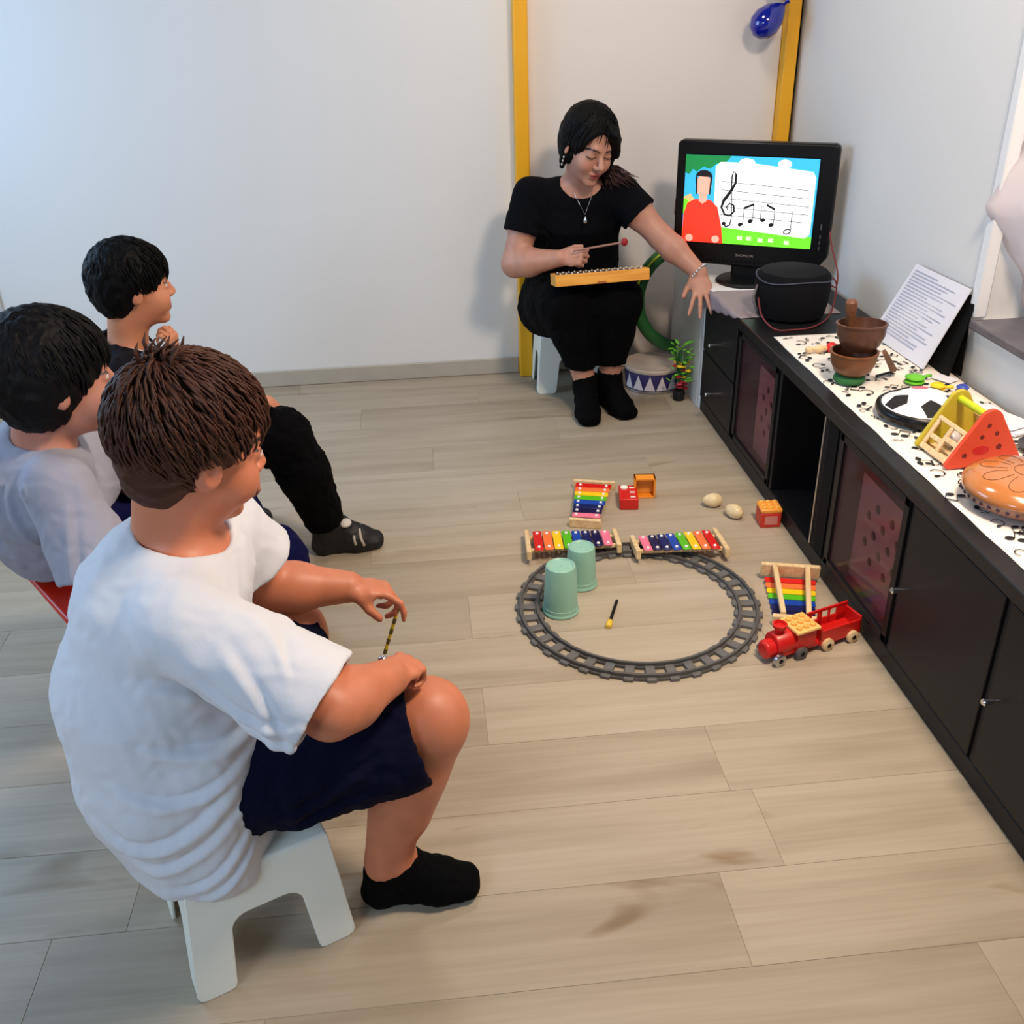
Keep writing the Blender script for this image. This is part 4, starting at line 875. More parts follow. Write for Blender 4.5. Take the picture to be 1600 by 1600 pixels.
# ---- round toy railway: 12 curved pieces
tk = thing('toy_railway', 'circular grey toy railway track lying on the floor', 'track', (.515, 2.130, 0))
tk.scale = (1, 1, 1)
Rt = .2875; gauge = .0225
def track_piece():
    b = MB(); n = 10; a0, a1 = R_(-14.98), R_(14.98)
    for rc_, hw, z0, z1 in ((Rt-gauge, .0080, .002, .0075), (Rt+gauge, .0080, .002, .0075), (Rt-gauge, .0032, .0075, .017), (Rt+gauge, .0032, .0075, .017)):
        vs = []
        for k in range(n+1):
            a = a0+(a1-a0)*k/n; c, s_ = math.cos(a), math.sin(a)
            vs += [((rc_-hw)*c, (rc_-hw)*s_, z0), ((rc_+hw)*c, (rc_+hw)*s_, z0), ((rc_+hw)*c, (rc_+hw)*s_, z1), ((rc_-hw)*c, (rc_-hw)*s_, z1)]
        fs = [(4*k+i, 4*k+(i+1) % 4, 4*k+4+(i+1) % 4, 4*k+4+i) for k in range(n) for i in range(4)]+[(0, 1, 2, 3), (4*n+3, 4*n+2, 4*n+1, 4*n)]
        b.add(vs, fs)
    return b
tp0 = track_piece().build('track_piece', M['trackd'], tk); sl0 = MB().bb((Rt-.0365, -.0118, 0), (Rt+.0365, .0118, .0092)).build('sleeper', M['track'], tp0, bevel=.0015, seg=1)
for k in range(12):
    o = tp0 if k == 0 else tp0.copy()
    if k: COL.objects.link(o); o.parent = tk
    o.rotation_euler = (0, 0, R_(30*k+4))
    for q in (-1, 0, 1):
        s_ = sl0 if (k == 0 and q == 0) else sl0.copy()
        if not (k == 0 and q == 0): COL.objects.link(s_); s_.parent = o
        s_.rotation_euler = (0, 0, R_(10*q))
# ---- cups
def cup(label, x, y, rb_, rt_, h):
    t = thing('plastic_cup', label, 'cup', (x, y, 0), 0, 'upturned mint plastic cups')
    MB().lathe((0, 0, 0), [(rb_-.003, .002), (rb_-.001, 0), (rb_+.002, .003), (rb_+.0015, .008), (rb_-.0005, .010), (rb_-.001, .020), (rb_-.002, .021), (rt_, h-.008), (rt_-.002, h-.002), (rt_-.006, h), (rt_-.008, h-.002), (rt_-.010, h-.004), (.001, h-.004)], 44, caps=False).build('cup', M['mint'], t, smooth=40)
cup('mint green plastic cup upturned on the track, nearer of the two', .312, 2.142, .047, .040, .141)
cup('mint green plastic cup upturned inside the track, behind the nearer cup', .386, 2.262, .043, .037, .122)
br = thing('small_brush', 'small black stick with a yellow tip inside the track circle', 'brush', (.443, 2.10, .006), math.atan2(-.12, -.047))
MB().tube([(-.062, 0, 0), (.035, 0, 0)], .0042, 10).build('handle', M['black'], br, smooth=40); MB().lathe((.034, 0, 0), [(.005, 0), (.0075, .004), (.0085, .026), (.006, .030)], 14, M=RY(PI/2)).build('tip', mat('tip_yellow', srgb(226, 190, 60), .5), br, smooth=40)
# ---- train
tr = thing('toy_train', 'red toy train with studded yellow roof and open carriage beside the track', 'train', (.768, 1.858, 0), rzof((.761, 1.852), (1.006, 1.934)))
RD = M['red']; zf = .016
MB().bb((.02, -.026, zf), (.150, .026, zf+.014)).build('chassis', RD, tr, bevel=.003)
MB().lathe((-.008, 0, zf+.018), [(.018, 0), (.0235, .004), (.0235, .030)], 24, M=RY(PI/2)).build('nose', RD, tr, smooth=40, bevel=.002)
MB().lathe((.018, 0, zf+.028), [(.027, 0), (.030, .004), (.030, .058)], 28, M=RY(PI/2)).build('boiler', RD, tr, smooth=40)
MB().lathe((.036, 0, zf+.050), [(.009, 0), (.010, .014), (.017, .024), (.018, .032), (.013, .0325), (.012, .026)], 24).build('funnel', RD, tr, smooth=40)
MB().bb((.072, -.030, zf+.012), (.128, .030, .074)).build('cab', RD, tr, bevel=.003)
rf = MB().bb((.064, -.036, .0743), (.134, .036, .082)).build('roof', mat('roof_yellow', srgb(250, 200, 120), .4), tr, bevel=.002)
for i in range(3):
    for j in range(3): MB().lathe((.079+.020*i, -.021+.021*j, .082), [(.0075, 0), (.0075, .005), (.005, .006)], 14).build('stud', mat('roof_stud', srgb(250, 178, 84), .4), rf, smooth=40)
MB().bb((.128, -.010, zf+.002), (.146, .010, zf+.010)).build('coupling', M['black'], tr)
cg = MB(); cg.bb((.142, -.029, zf), (.268, .029, zf+.016)); cg.bb((.142, -.029, zf+.014), (.268, -.024, zf+.042)); cg.bb((.262, -.029, zf+.014), (.268, .029, zf+.052)); cg.bb((.142, -.029, zf+.014), (.148, .029, zf+.050))
for a, b_ in ((.142, .156), (.176, .188), (.208, .214), (.234, .268)): cg.bb((a, .024, zf+.014), (b_, .029, zf+.062))
cg.bb((.142, .024, zf+.014), (.268, .029, zf+.036)); cg.bb((.142, .024, zf+.056), (.268, .029, zf+.064)); cg.build('carriage', RD, tr, bevel=.001)
for k, (x, m) in enumerate(((.020, M['steel']), (.085, mat('wheel_grey', srgb(90, 84, 86), .5)), (.165, M['pine']), (.242, M['pine']))):
    for s_ in (-1, 1):
        w = MB().lathe((x, s_*.027, .0165), [(.013, 0), (.0165, .002), (.0165, .010), (.013, .012)], 24, M=RX(-s_*PI/2)).build('wheel', m, tr, smooth=40)
        MB().lathe((x, s_*.0385, .0165), [(.006, 0), (.0065, .001), (.004, .003)], 14, M=RX(-s_*PI/2)).build('hub', M['black'], w, smooth=40)
# ================================================================== STOOLS
def stool(label, c, rz, w=.27, d=.25, h=.235, m=None, top=.86):
    m = m or M['white']; t = thing('step_stool', label, 'stool', (c[0], c[1], 0), rz)
    W_, D_ = w/2, d/2; wt, dt_ = W_*top, D_*top
    MB().prism([(x, y) for x, y in ((-wt, -dt_), (wt, -dt_), (wt, dt_), (-wt, dt_))], .014, c=(0, 0, h-.014)).build('seat', m, t, bevel=.006, seg=3)
    def side(wb_, wt_, off_b, off_t, ang):
        out = [(-wb_, .014), (-wb_+.004, .004), (-wb_+.014, 0), (-wb_*.52-.012, 0), (-wb_*.52-.003, .003), (-wb_*.52, .012)]
        ah = h*.62; aw = wb_*.50; r = .03
        for k in range(7): a = PI-k*PI/12; out.append((-aw*.88+r+r*math.cos(a), ah-r+r*math.sin(a)))
        for k in range(7): a = PI/2-k*PI/12; out.append((aw*.88-r+r*math.cos(a), ah-r+r*math.sin(a)))
        out += [(wb_*.52, .012), (wb_*.52+.003, .003), (wb_*.52+.012, 0), (wb_-.014, 0), (wb_-.004, .004), (wb_, .014), (wt_, h-.004), (-wt_, h-.004)]
        b = MB(); n = len(out); vs = []
        for th in (0, .006):
            for x, z in out: vs.append((x, -(off_b+(off_t-off_b)*z/h)+th, z))
        b.add(vs, [tuple(range(n)), tuple(range(2*n-1, n-1, -1))]+[(i, n+i, n+(i+1) % n, (i+1) % n) for i in range(n)])
        o = b.build('leg_frame', m, t, bevel=.002); o.rotation_euler = (0, 0, ang)
    side(W_, wt, D_, dt_, 0); side(W_, wt, D_, dt_, PI); side(D_-.001, dt_-.001, W_-.001, wt-.001, PI/2); side(D_-.001, dt_-.001, W_-.001, wt-.001, -PI/2)
    return t
stool('white plastic step stool under the nearest boy in the foreground', (-.366, 1.252), R_(24), .275, .25, .238)
stool('white plastic step stool under the woman beside the yellow door post', (.605, 3.80), 0, .32, .22, .235, top=.9)
stool('white plastic step stool under the boy at the back, mostly hidden', (-.78, 2.50), R_(20), .27, .25, .235)
# red stool with black legs under the second boy
rs = thing('red_chair', 'red seat on a black pedestal under the boy in the grey shirt', 'chair', (-.712, 1.90, 0), 0)
Fd = Vector((.81, .585)).normalized(); Sd = Vector((-.585, .81)).normalized(); c0 = Vector((-.722, 1.648)); cc = Vector((-.712, 1.90))
q = [c0, c0+Fd*.34, c0+Fd*.34+Sd*.37, c0+Sd*.37]
MB().prism([tuple(p-cc) for p in q], .018, c=(0, 0, .384)).build('seat', M['redseat'], rs, bevel=.007, seg=3)
MB().lathe((0, 0, 0), [(.026, .03), (.026, .20), (.017, .205), (.017, .37), (.06, .383)], 20).build('column', M['black'], rs, smooth=40)
for k in range(5):
    a = R_(192+72*k); MB().tube([(0, 0, .045), (.10*math.cos(a), .10*math.sin(a), .030), (.19*math.cos(a), .19*math.sin(a), .009)], [.014, .012, .008], 8).build('leg', M['black'], rs, smooth=40)
# ================================================================== PEOPLE
def skin_mat(name, rough=.48): 
    m = mat(name, (1, 1, 1, 1), rough, attr='Col', bump=.06, bscale=500); b = m.node_tree.nodes['Principled BSDF']
    b.inputs['Subsurface Weight'].default_value = .12; b.inputs['Subsurface Radius'].default_value = (.9, .35, .2); b.inputs['Subsurface Scale'].default_value = .008; return m
SKIN = skin_mat('skin')
HB = mat('hair_black', srgb(4, 4, 5), .6, bump=.3, bscale=260, spec=.15); HBR = mat('hair_brown', srgb(66, 34, 18), .55, var=.45, vscale=30, bump=.5, bscale=260, spec=.3)
HDK = mat('hair_dark_brown', srgb(11, 9, 10), .6, var=.25, vscale=40, bump=.3, bscale=260, spec=.18)
TW = mat('tshirt_white', srgb(214, 216, 222), .85, bump=.25, bscale=700, sheen=.1); TG = mat('tshirt_grey', srgb(158, 158, 172), .85, bump=.3, bscale=600)
TB = mat('tshirt_black', srgb(7, 8, 13), .9, bump=.3, bscale=500, spec=.1); PB = mat('trousers_black', srgb(4, 4, 6), .9, bump=.3, bscale=400, spec=.1)
SN = mat('shorts_navy', srgb(9, 11, 34), .9, bump=.35, bscale=500, spec=.1); SN2 = mat('shorts_blue', srgb(10, 12, 56), .9, bump=.3, bscale=500, spec=.1); SK = mat('sock_black', srgb(3, 3, 4), .9, bump=.3, bscale=700, spec=.1)
def lin(*c): return np.array(srgb(*c)[:3])
def body_obj(F, H, t, base, lip, brow, lashes=False, eyes=True, it=1):
    V, Q = F.mesh(); V = relax(V, Q, it)
    C = np.repeat(base[None], len(V), 0)*(1+.05*noise(V, .05))[:, None]
    C = face_col(H, V, C, base, brow, lip, lashes, eyes)
    return to_obj('body', V, Q, SKIN, t, np.clip(C, 0, 1))
def hairF(H, h, n0, n1): 
    pts = np.array([H.w(x, y, z) for x in (-.16, .14) for y in (-.12, .12) for z in (-.17, .17)]); return Field(pts.min(0)-.01, pts.max(0)+.01, h)

# ---------------------------------------------------------------- 1. boy in the foreground
bo = thing('person', 'brown haired boy in white T-shirt and navy shorts on the nearest white stool', 'person', (-.36, 1.26, 0))
H1 = Head((-.338, 1.315, .893), 32, 16, 4, 1.02)
RS, LS = (-.355, 1.165, .690), (-.352, 1.455, .682)
RE, RWp = (-.165, 1.100, .575), (-.088, 1.205, .540)
LE, LW = (-.300, 1.500, .535), (-.165, 1.505, .520)
RH, LH_ = (-.37, 1.235, .335), (-.37, 1.385, .335)
RK, RA = (-.035, 1.262, .412), (-.128, 1.262, .098)
LK, LA = (-.262, 1.50, .435), (-.20, 1.55, .09)
LK = (-.275, 1.515, .425)
F = Field((-.70, 1.00, -.01), (.10, 1.66, 1.08), .0040)
put_head(F, H1, True)
chain(F, [H1.w(-.022, 0, -.035), (-.392, 1.310, .735)], [.056, .060], .03)
F.put(sect((-.435, 1.305, .31), (-.43, 1.305, .52), (.105, .130), (.105, .125), (1, 0, 0)), .03); F.put(sect((-.43, 1.305, .50), (-.395, 1.31, .68), (.105, .125), (.080, .130), (1, 0, 0)), .04)
F.put(cone(RS, LS, .048, .048), .05)
arm(F, RS, RE, RWp, (.045, .041, .030)); arm(F, LS, LE, LW, (.045, .040, .029))
leg(F, RH, RK, RA, (.078, .060, .040)); F.put(cone((-.030, 1.262, .385), (-.085, 1.262, .215), .050, .042), .03); leg(F, LH_, LK, LA, (.078, .056, .038))
foot(F, RA, (1, .02), .205, .86); foot(F, LA, (1, .3), .2, .85)
hand(F, RWp, (.50, .80, -.22), (.05, -.25, 1), 1, .82, (1.0, 1.15, 1.2, 1.25), thumb=(.8, .45, -.4))
hand(F, LW, (.97, .0, -.16), (.25, .1, .95), -1, .84, (.55, .95, 1.15, 1.3), thumb=(.75, .35, -.75), spread=.12, tcurl=.3)
body_obj(F, H1, bo, lin(200, 122, 88), lin(176, 84, 74), lin(52, 30, 20))
# hair: cap cut by the face, messy top
F = hairF(H1, .0035, 0, 0)
F.put(H1.ell((-.014, 0, .038), (.102, .084, .092)), .01); F.put(H1.ell((-.044, 0, -.022), (.056, .065, .068)), .03)
F.put(H1.ell((.02, 0, .075), (.050, .055, .045)), .03)
F.put(H1.ell((.102, 0, -.045), (.085, .12, .095)), .012, 's'); F.put(H1.ell((.040, .095, -.040), (.045, .04, .048)), .01, 's'); F.put(H1.ell((.040, -.095, -.040), (.045, .04, .048)), .01, 's')
F.put(H1.ell((-.02, 0, -.155), (.12, .12, .055)), .02, 's')
V, Q = F.mesh(); V = relax(V, Q, 1); N = normals(V, Q); q = H1.loc(V); V = V+N*(.0016*noise(q*A(.7, 1, 2.2), .04))[:, None]
hr = to_obj('hair', V, Q, HBR, bo)
def st1(r):
    d = r.randn(3); d[2] = abs(d[2])*1.35-.80; d[0] -= .1
    d = d/np.linalg.norm(d)
    if d[0] > .5 and d[2] < .30: return None
    if d[2] < -.78 or (d[2] < -.05 and d[0] > -.30): return None
    if d[0] > .05 and d[2] < -.02: return None
    return d
CROWN = np.array((-.42, .08, .90))
def fl1(d, r): g = d-CROWN; g /= max(np.linalg.norm(g), .05); return g+np.array((.35+.2*r.randn(), .2*r.randn(), -.25))
strands(H1, hr, HBR, 2300, st1, fl1, .05, .0020, .005, thick=.014, base=(.094, .075, .083), gc=(-.012, 0, .038), seed=2)
# two tufts on the crown
def tuft(mb):
    rr = np.random.RandomState(9)
    for k in range(46):
        p = np.array((-.045, .012, .118))+rr.randn(3)*A(.016, .014, .002); d = np.array((-.35, .15, 1))+rr.randn(3)*.45; d /= np.linalg.norm(d); L = .018+.022*rr.rand()
        mb.tube([H1.w(*p), H1.w(*(p+d*L*.5)), H1.w(*(p+d*L+A(.01, 0, -.004)))], [.0035, .003, .0008], 5)
mb = MB(); tuft(mb); mb.build('hair_tuft', HBR, hr, smooth=True, off=bo.location)
# T-shirt
def shirt(t, m, h, lo, hi, torso, RS, RE, LS, LE, neck, nr, sl, rs, amp, size, lines=(), neckdir=(0, 0, 1), hem=None, ux=(1, 0, 0), it=1, name='t_shirt', carve=True, shr=.058, pre=None, extra=None):
    F = Field(lo, hi, h)
    for i in range(len(torso)-1):
        (a, ra), (b, rb) = torso[i], torso[i+1]; F.put(sect(a, b, ra, rb, ux), .035)
    for p_ in (extra or []): F.put(p_, .03)
    for p, n in (pre or []): F.cut(p, n)
    F.put(cone(RS, LS, shr, shr), .05)
    for S_, E_, s_ in ((RS, RE, sl[0]), (LS, LE, sl[1])):
        S_, E_ = A(*S_), A(*E_); e = S_+(E_-S_)*s_; F.put(cone(S_, e, rs[0], rs[1]), .03)
    if carve:
        for S_, E_, s_ in ((RS, RE, sl[0]), (LS, LE, sl[1])):
            S_, E_ = A(*S_), A(*E_); d = _n(E_-S_); e = S_+(E_-S_)*s_; R0 = rs[1]
            f0 = cone(e+d*.0, e+d*.12, R0+.012, R0+.03)
            def f(g, e=e, d=d, R0=R0): 
                z = ((g-e)*d).sum(-1); q = _len(g-e-z[..., None]*d); return np.maximum(-z, q-(R0+.028))
            F.put((f, e-.12, e+.12), .003, 's')
            def f2(g, e=e, d=d, R0=R0):
                z = ((g-e)*d).sum(-1); q = _len(g-e-z[..., None]*d); return np.maximum(np.abs(z+.01)-.020, q-(R0-.012))
            F.put((f2, e-.12, e+.12), .003, 's')
    F.put(sect(A(*neck)-_n(neckdir)*.008, A(*neck)+_n(neckdir)*.09, nr, (nr[0]*1.25, nr[1]*1.25), ux), .010, 's')
    if hem is not None:
        for p, n in hem: F.cut(p, n)
    return cloth_finish(F, name, m, t, amp, size, lines, it)
y0 = 1.14
cr = [([(-.44, y0, .50), (-.36, y0, .475), (-.27, y0, .475)], .010, .008, 1, (1, 1.30, 1)), ([(-.50, y0, .44), (-.40, y0, .405), (-.29, y0, .455)], .010, .007, 1, (1, 1.30, 1)),
      ([(-.54, y0, .36), (-.44, y0, .33), (-.31, y0, .42)], .011, .008, 1, (1, 1.30, 1)), ([(-.50, y0, .30), (-.42, y0, .29), (-.31, y0, .38)], .009, .006, 1, (1, 1.30, 1)),
      ([(-.45, y0, .24), (-.38, y0, .25), (-.31, y0, .33)], .007, .006, 1, (1, 1.30, 1)), ([(-.40, y0, .215), (-.35, y0, .24), (-.31, y0, .30)], .006, .005, 1, (1, 1.30, 1)),
      ([(-.44, y0, .60), (-.36, y0, .56), (-.31, y0, .49)], .012, .008, 1, (1, 1.22, 1)), ([(-.30, y0, .70), (-.25, y0, .62), (-.24, y0, .54)], .010, .006, 1, (1, 1.22, 1)),
      ([(-.34, y0, .66), (-.27, y0, .60), (-.20, y0, .60)], .008, .0055, 1, (1, 1.22, 1)), ([(-.36, y0, .62), (-.28, y0, .57), (-.19, y0, .56)], .008, .0055, 1, (1, 1.22, 1)),
      ([(-.33, y0, .58), (-.26, y0, .53), (-.20, y0, .51)], .008, .005, 1, (1, 1.22, 1)),
      ([(-.29, y0, .755), (-.25, y0, .745), (-.235, y0, .71)], .006, .004, 1, (1, 1.4, 1)), ([(-.285, y0, .735), (-.235, y0, .70), (-.21, y0, .66)], .006, .004, 1, (1, 1.4, 1))]
shirt(bo, TW, .0040, (-.70, .99, .14), (-.06, 1.62, .82), [((-.430, 1.285, .225), (.125, .182)), ((-.445, 1.290, .36), (.156, .180)), ((-.452, 1.30, .50), (.152, .168)), ((-.420, 1.31, .655), (.120, .150)), ((-.400, 1.31, .700), (.085, .120))],
      RS, RE, LS, LE, (-.378, 1.31, .745), (.064, .072), (.94, .50), (.066, .083), .0026, .10, cr, neckdir=(.35, 0, 1), hem=[((-.4, 1.3, .208), (-.25, .0, -1))], pre=[((-.268, 1.3, .3), (1, 0, -.15))], extra=[sect((-.375, 1.245, .23), (-.365, 1.245, .44), (.075, .135), (.075, .120), (1, 0, 0))])
# shorts
F = Field((-.56, 1.06, .20), (.04, 1.66, .58), .0042)
F.put(sect((-.44, 1.305, .305), (-.42, 1.305, .38), (.12, .145), (.12, .145), (1, 0, 0)), .03)
chain(F, [(-.40, 1.230, .335), (-.24, 1.235, .372), (-.095, 1.255, .385)], [.095, .098, .100], .03); chain(F, [(-.40, 1.385, .335), (-.33, 1.46, .39), (-.285, 1.50, .405)], [.098, .086, .078], .03)
F.put(sect((-.13, 1.25, .372), (-.05, 1.262, .395), (.083, .083), (.092, .080), (0, 0, 1)), .02)
F.cut((-.052, 1.26, .39), (1, .05, .22)); F.put(cone((-.055, 1.262, .39), (.05, 1.262, .41), .080, .085), .004, 's')
F.cut((-.262, 1.52, .42), (.35, .9, .05)); F.cut((-.3, 1.3, .232), (.12, 0, -1))
cloth_finish(F, 'shorts', SN, bo, .0035, .06, [([(-.30, y0, .26), (-.22, y0, .32), (-.12, y0, .36)], .008, .006, 1, None), ([(-.28, y0, .33), (-.2, y0, .37), (-.10, y0, .42)], .008, .005, 1, None)])
# ankle socks
def sock(t, an, fwd, L, s, z1, h=.004, name='sock', grow=.005, ankle=True, m=None, cutn=(0, 0, 1)):
    an = A(*an); F = Field(an-A(.26, .26, an[2]+.005), an+A(.26, .26, max(z1-an[2], 0)+.05), h)
    foot(F, an, fwd, L, s); F.put(cone(an-A(0, 0, .03), an+A(0, 0, max(z1-an[2]+.03, .01)), .038*s, .040*s), .02)
    F.d -= grow; F.cut((an[0], an[1], z1), cutn)
    V, Q = F.mesh(); V = relax(V, Q, 1); V = V+normals(V, Q)*(.0012*noise(V, .03))[:, None]; V[:, 2] = np.maximum(V[:, 2], .0005)
    return to_obj(name, V, Q, m or SK, t)
sock(bo, RA, (1, .02), .205, .86, .092, cutn=(-.35, 0, 1)); sock(bo, LA, (1, .3), .2, .85, .092)
# the swinging mallet in his far hand
mh = thing('mallet', 'striped yellow and black mallet with a silver ball, hanging from the foreground boy\'s far hand', 'mallet', (-.075, 1.505, .36))
P0, P1_ = Vector((-.078, 1.49, .478)), Vector((-.112, 1.50, .372))
for k in range(9):
    a, b_ = P0.lerp(P1_, k/9), P0.lerp(P1_, (k+1)/9); MB().tube([a, b_], .0032 if k % 2 else .0036, 8).build('handle_band', M['yel'] if k % 2 else mat('band_olive', srgb(110, 96, 20), .5), mh, smooth=40, off=mh.location)
MB().ball(Vector((-.117, 1.50, .357)), .0095).build('ball', M['silver'], mh, smooth=True, off=mh.location)

# ---------------------------------------------------------------- 2. boy in the grey shirt at the left edge
b2 = thing('person', 'dark haired boy in a grey T-shirt sitting on the red chair at left', 'person', (-.74, 1.83, 0))
H2 = Head((-.690, 1.805, .836), 28, 4, 0, 1.03)
RS2, LS2 = (-.690, 1.700, .660), (-.790, 1.950, .655)
RE2, RW2 = (-.625, 1.640, .470), (-.480, 1.740, .455)
LE2, LW2 = (-.62, 1.965, .53), (-.45, 1.90, .56)
RK2, RA2 = (-.352, 1.835, .395), (-.33, 1.86, .09)
LK2, LA2 = (-.46, 2.03, .41), (-.44, 2.06, .09)
F = Field((-1.02, 1.52, -.01), (-.10, 2.2, 1.03), .0048)
put_head(F, H2, True)
chain(F, [H2.w(-.022, 0, -.035), (-.748, 1.822, .700)], [.052, .056], .03)
F.put(sect((-.775, 1.925, .47), (-.770, 1.845, .62), (.090, .110), (.082, .115), (1, .25, 0)), .03)
F.put(cone(RS2, LS2, .043, .043), .05)
arm(F, RS2, RE2, RW2, (.040, .036, .027)); arm(F, LS2, LE2, LW2, (.040, .036, .027))
leg(F, (-.76, 1.86, .47), RK2, RA2, (.070, .054, .036)); leg(F, (-.78, 2.0, .47), LK2, LA2, (.070, .054, .036))
foot(F, RA2, (1, .1), .19, .85); foot(F, LA2, (1, .3), .19, .85)
hand(F, RW2, (.96, .22, -.10), (0, -.1, 1), 1, .80, (.45, .5, .55, .6), thumb=(.8, .6, -.2))
hand(F, LW2, (.85, -.25, .30), (-.2, .1, 1), -1, .80, (.8, .9, 1.0, 1.1), thumb=(.8, .5, -.3))
body_obj(F, H2, b2, lin(190, 128, 106), lin(176, 92, 84), lin(20, 16, 16))
def capF(H, mt, t, cuts, grow=(.104, .086, .094), low=None, h=.004, name='hair', front=.045, k=.012):
    F = hairF(H, h, 0, 0); F.put(H.ell((-.014, 0, .038), grow), .01)
    if low: F.put(H.ell(*low), .035)
    for c, r in cuts: F.put(H.ell(c, r), k, 's')
    V, Q = F.mesh(); V = relax(V, Q, 1); N = normals(V, Q); q = H.loc(V); V = V+N*(.0022*noise(q*A(1, 1, .7), .028)+.0012*noise(q*A(1.4, 1.4, .5), .013))[:, None]
    return to_obj(name, V, Q, mt, t)
hr = capF(H2, HDK, b2, [((.104, 0, -.055), (.074, .12, .078)), ((.050, .095, -.050), (.040, .04, .045)), ((.050, -.095, -.050), (.040, .04, .045)), ((-.02, 0, -.165), (.12, .12, .055))], (.106, .091, .098), ((-.035, 0, -.01), (.075, .082, .085)))
def st2(r):
    d = r.randn(3); d[2] = abs(d[2])*1.2-.3; d /= np.linalg.norm(d)
    return None if (d[0] > .45 and d[2] < .25) or d[2] < -.45 or (d[0] > .05 and d[2] < -.1) else d
def fl2(d, r): g = d-CROWN; g /= max(np.linalg.norm(g), .05); return g*1.2+np.array((.15*r.randn(), .15*r.randn(), -.5))
strands(H2, hr, HDK, 900, st2, fl2, .06, .0021, .003, thick=.0155, seed=3)
shirt(b2, TG, .0048, (-1.04, 1.50, .34), (-.45, 2.2, .80), [((-.785, 1.915, .45), (.120, .140)), ((-.795, 1.880, .53), (.125, .145)), ((-.785, 1.83, .62), (.105, .142)), ((-.765, 1.825, .665), (.07, .10))],
      RS2, RE2, LS2, LE2, (-.742, 1.822, .705), (.056, .062), (.80, .80), (.060, .080), .0035, .09,
      [([(-.70, 1.7, .715), (-.745, 1.65, .66), (-.76, 1.62, .58), (-.74, 1.62, .53)], .0045, -.006, None, None), ([(-.80, 1.6, .70), (-.80, 1.6, .60), (-.76, 1.6, .52)], .012, -.010, 1, (1, 1.72, 1)),
       ([(-.66, 1.6, .66), (-.66, 1.6, .58), (-.67, 1.6, .50)], .009, .006, 1, (1, 1.72, 1)), ([(-.85, 1.6, .66), (-.86, 1.6, .56), (-.82, 1.6, .48)], .010, .006, 1, (1, 1.75, 1))],
      neckdir=(.25, .1, 1), ux=(1, .25, 0), hem=[((-.8, 1.8, .418), (0, 0, -1))], shr=.050)
F = Field((-1.0, 1.56, .22), (-.22, 2.2, .56), .005)
F.put(sect((-.785, 1.93, .465), (-.78, 1.92, .50), (.095, .12), (.095, .12), (1, .2, 0)), .03)
chain(F, [(-.76, 1.86, .480), (-.56, 1.845, .445), (-.36, 1.832, .395)], [.072, .078, .078], .03); chain(F, [(-.78, 2.0, .480), (-.62, 2.01, .44), (-.47, 2.03, .41)], [.072, .080, .076], .03)
chain(F, [(-.352, 1.835, .39), (-.345, 1.845, .30)], [.072, .060], .02); F.cut((-.35, 1.8, .29), (0, 0, -1))
cloth_finish(F, 'shorts', SN2, b2, .003, .06)
sock(b2, RA2, (1, .1), .19, .85, .20); sock(b2, LA2, (1, .3), .19, .85, .20)

# ---------------------------------------------------------------- 3. boy at the back
b3 = thing('person', 'short black haired boy in white shirt, dark jacket and black trousers, farthest of the boys', 'person', (-.74, 2.52, 0))
H3 = Head((-.712, 2.505, .822), 24, 2, 0, .90)
F = Field((-1.0, 2.24, -.01), (-.06, 2.86, .98), .005)
RS3, LS3 = (-.735, 2.400, .625), (-.81, 2.63, .620)
RE3, RW3 = (-.60, 2.37, .50), (-.640, 2.455, .640)
LE3, LW3 = (-.64, 2.66, .48), (-.50, 2.62, .47)
RK3, RA3 = (-.405, 2.52, .400), (-.315, 2.545, .10)
LK3, LA3 = (-.54, 2.68, .40), (-.66, 2.72, .10)
put_head(F, H3, True)
chain(F, [H3.w(-.022, 0, -.035), (-.755, 2.512, .665)], [.047, .050], .03)
F.put(sect((-.79, 2.52, .34), (-.77, 2.515, .58), (.090, .110), (.080, .110), (1, .2, 0)), .03); F.put(cone(RS3, LS3, .040, .040), .05)
arm(F, RS3, RE3, RW3, (.038, .033, .025)); arm(F, LS3, LE3, LW3, (.038, .033, .025))
leg(F, (-.76, 2.45, .32), RK3, RA3, (.060, .044, .028)); leg(F, (-.77, 2.60, .32), LK3, LA3, (.060, .044, .028))
foot(F, RA3, (1, .12), .18, .8); foot(F, LA3, (1, .25), .18, .8)
hand(F, RW3, (.15, .05, .95), (.9, -.3, 0), -1, .76, (1.0, 1.1, 1.2, 1.2), thumb=(.8, .5, -.3)); hand(F, LW3, (.95, -.1, -.2), (0, 0, 1), -1, .76)
body_obj(F, H3, b3, lin(206, 136, 100), lin(180, 96, 84), lin(14, 12, 12))
hr = capF(H3, HB, b3, [((.104, 0, -.052), (.070, .12, .086)), ((.035, .095, -.050), (.045, .045, .055)), ((.035, -.095, -.050), (.045, .045, .055)), ((-.02, 0, -.155), (.12, .12, .055))], (.108, .090, .099), ((-.055, 0, -.01), (.055, .070, .075)))
strands(H3, hr, HB, 600, st2, fl2, .055, .0021, .004, thick=.016, seed=4)
shirt(b3, TW, .005, (-1.0, 2.2, .28), (-.5, 2.86, .74), [((-.80, 2.52, .33), (.095, .118)), ((-.79, 2.52, .46), (.098, .120)), ((-.765, 2.515, .59), (.085, .112)), ((-.76, 2.515, .63), (.06, .09))], RS3, RE3, LS3, LE3, (-.748, 2.512, .672), (.050, .054), (.4, .4), (.044, .044), .001, .08, neckdir=(.2, 0, 1), ux=(1, .2, 0), shr=.044, carve=False)
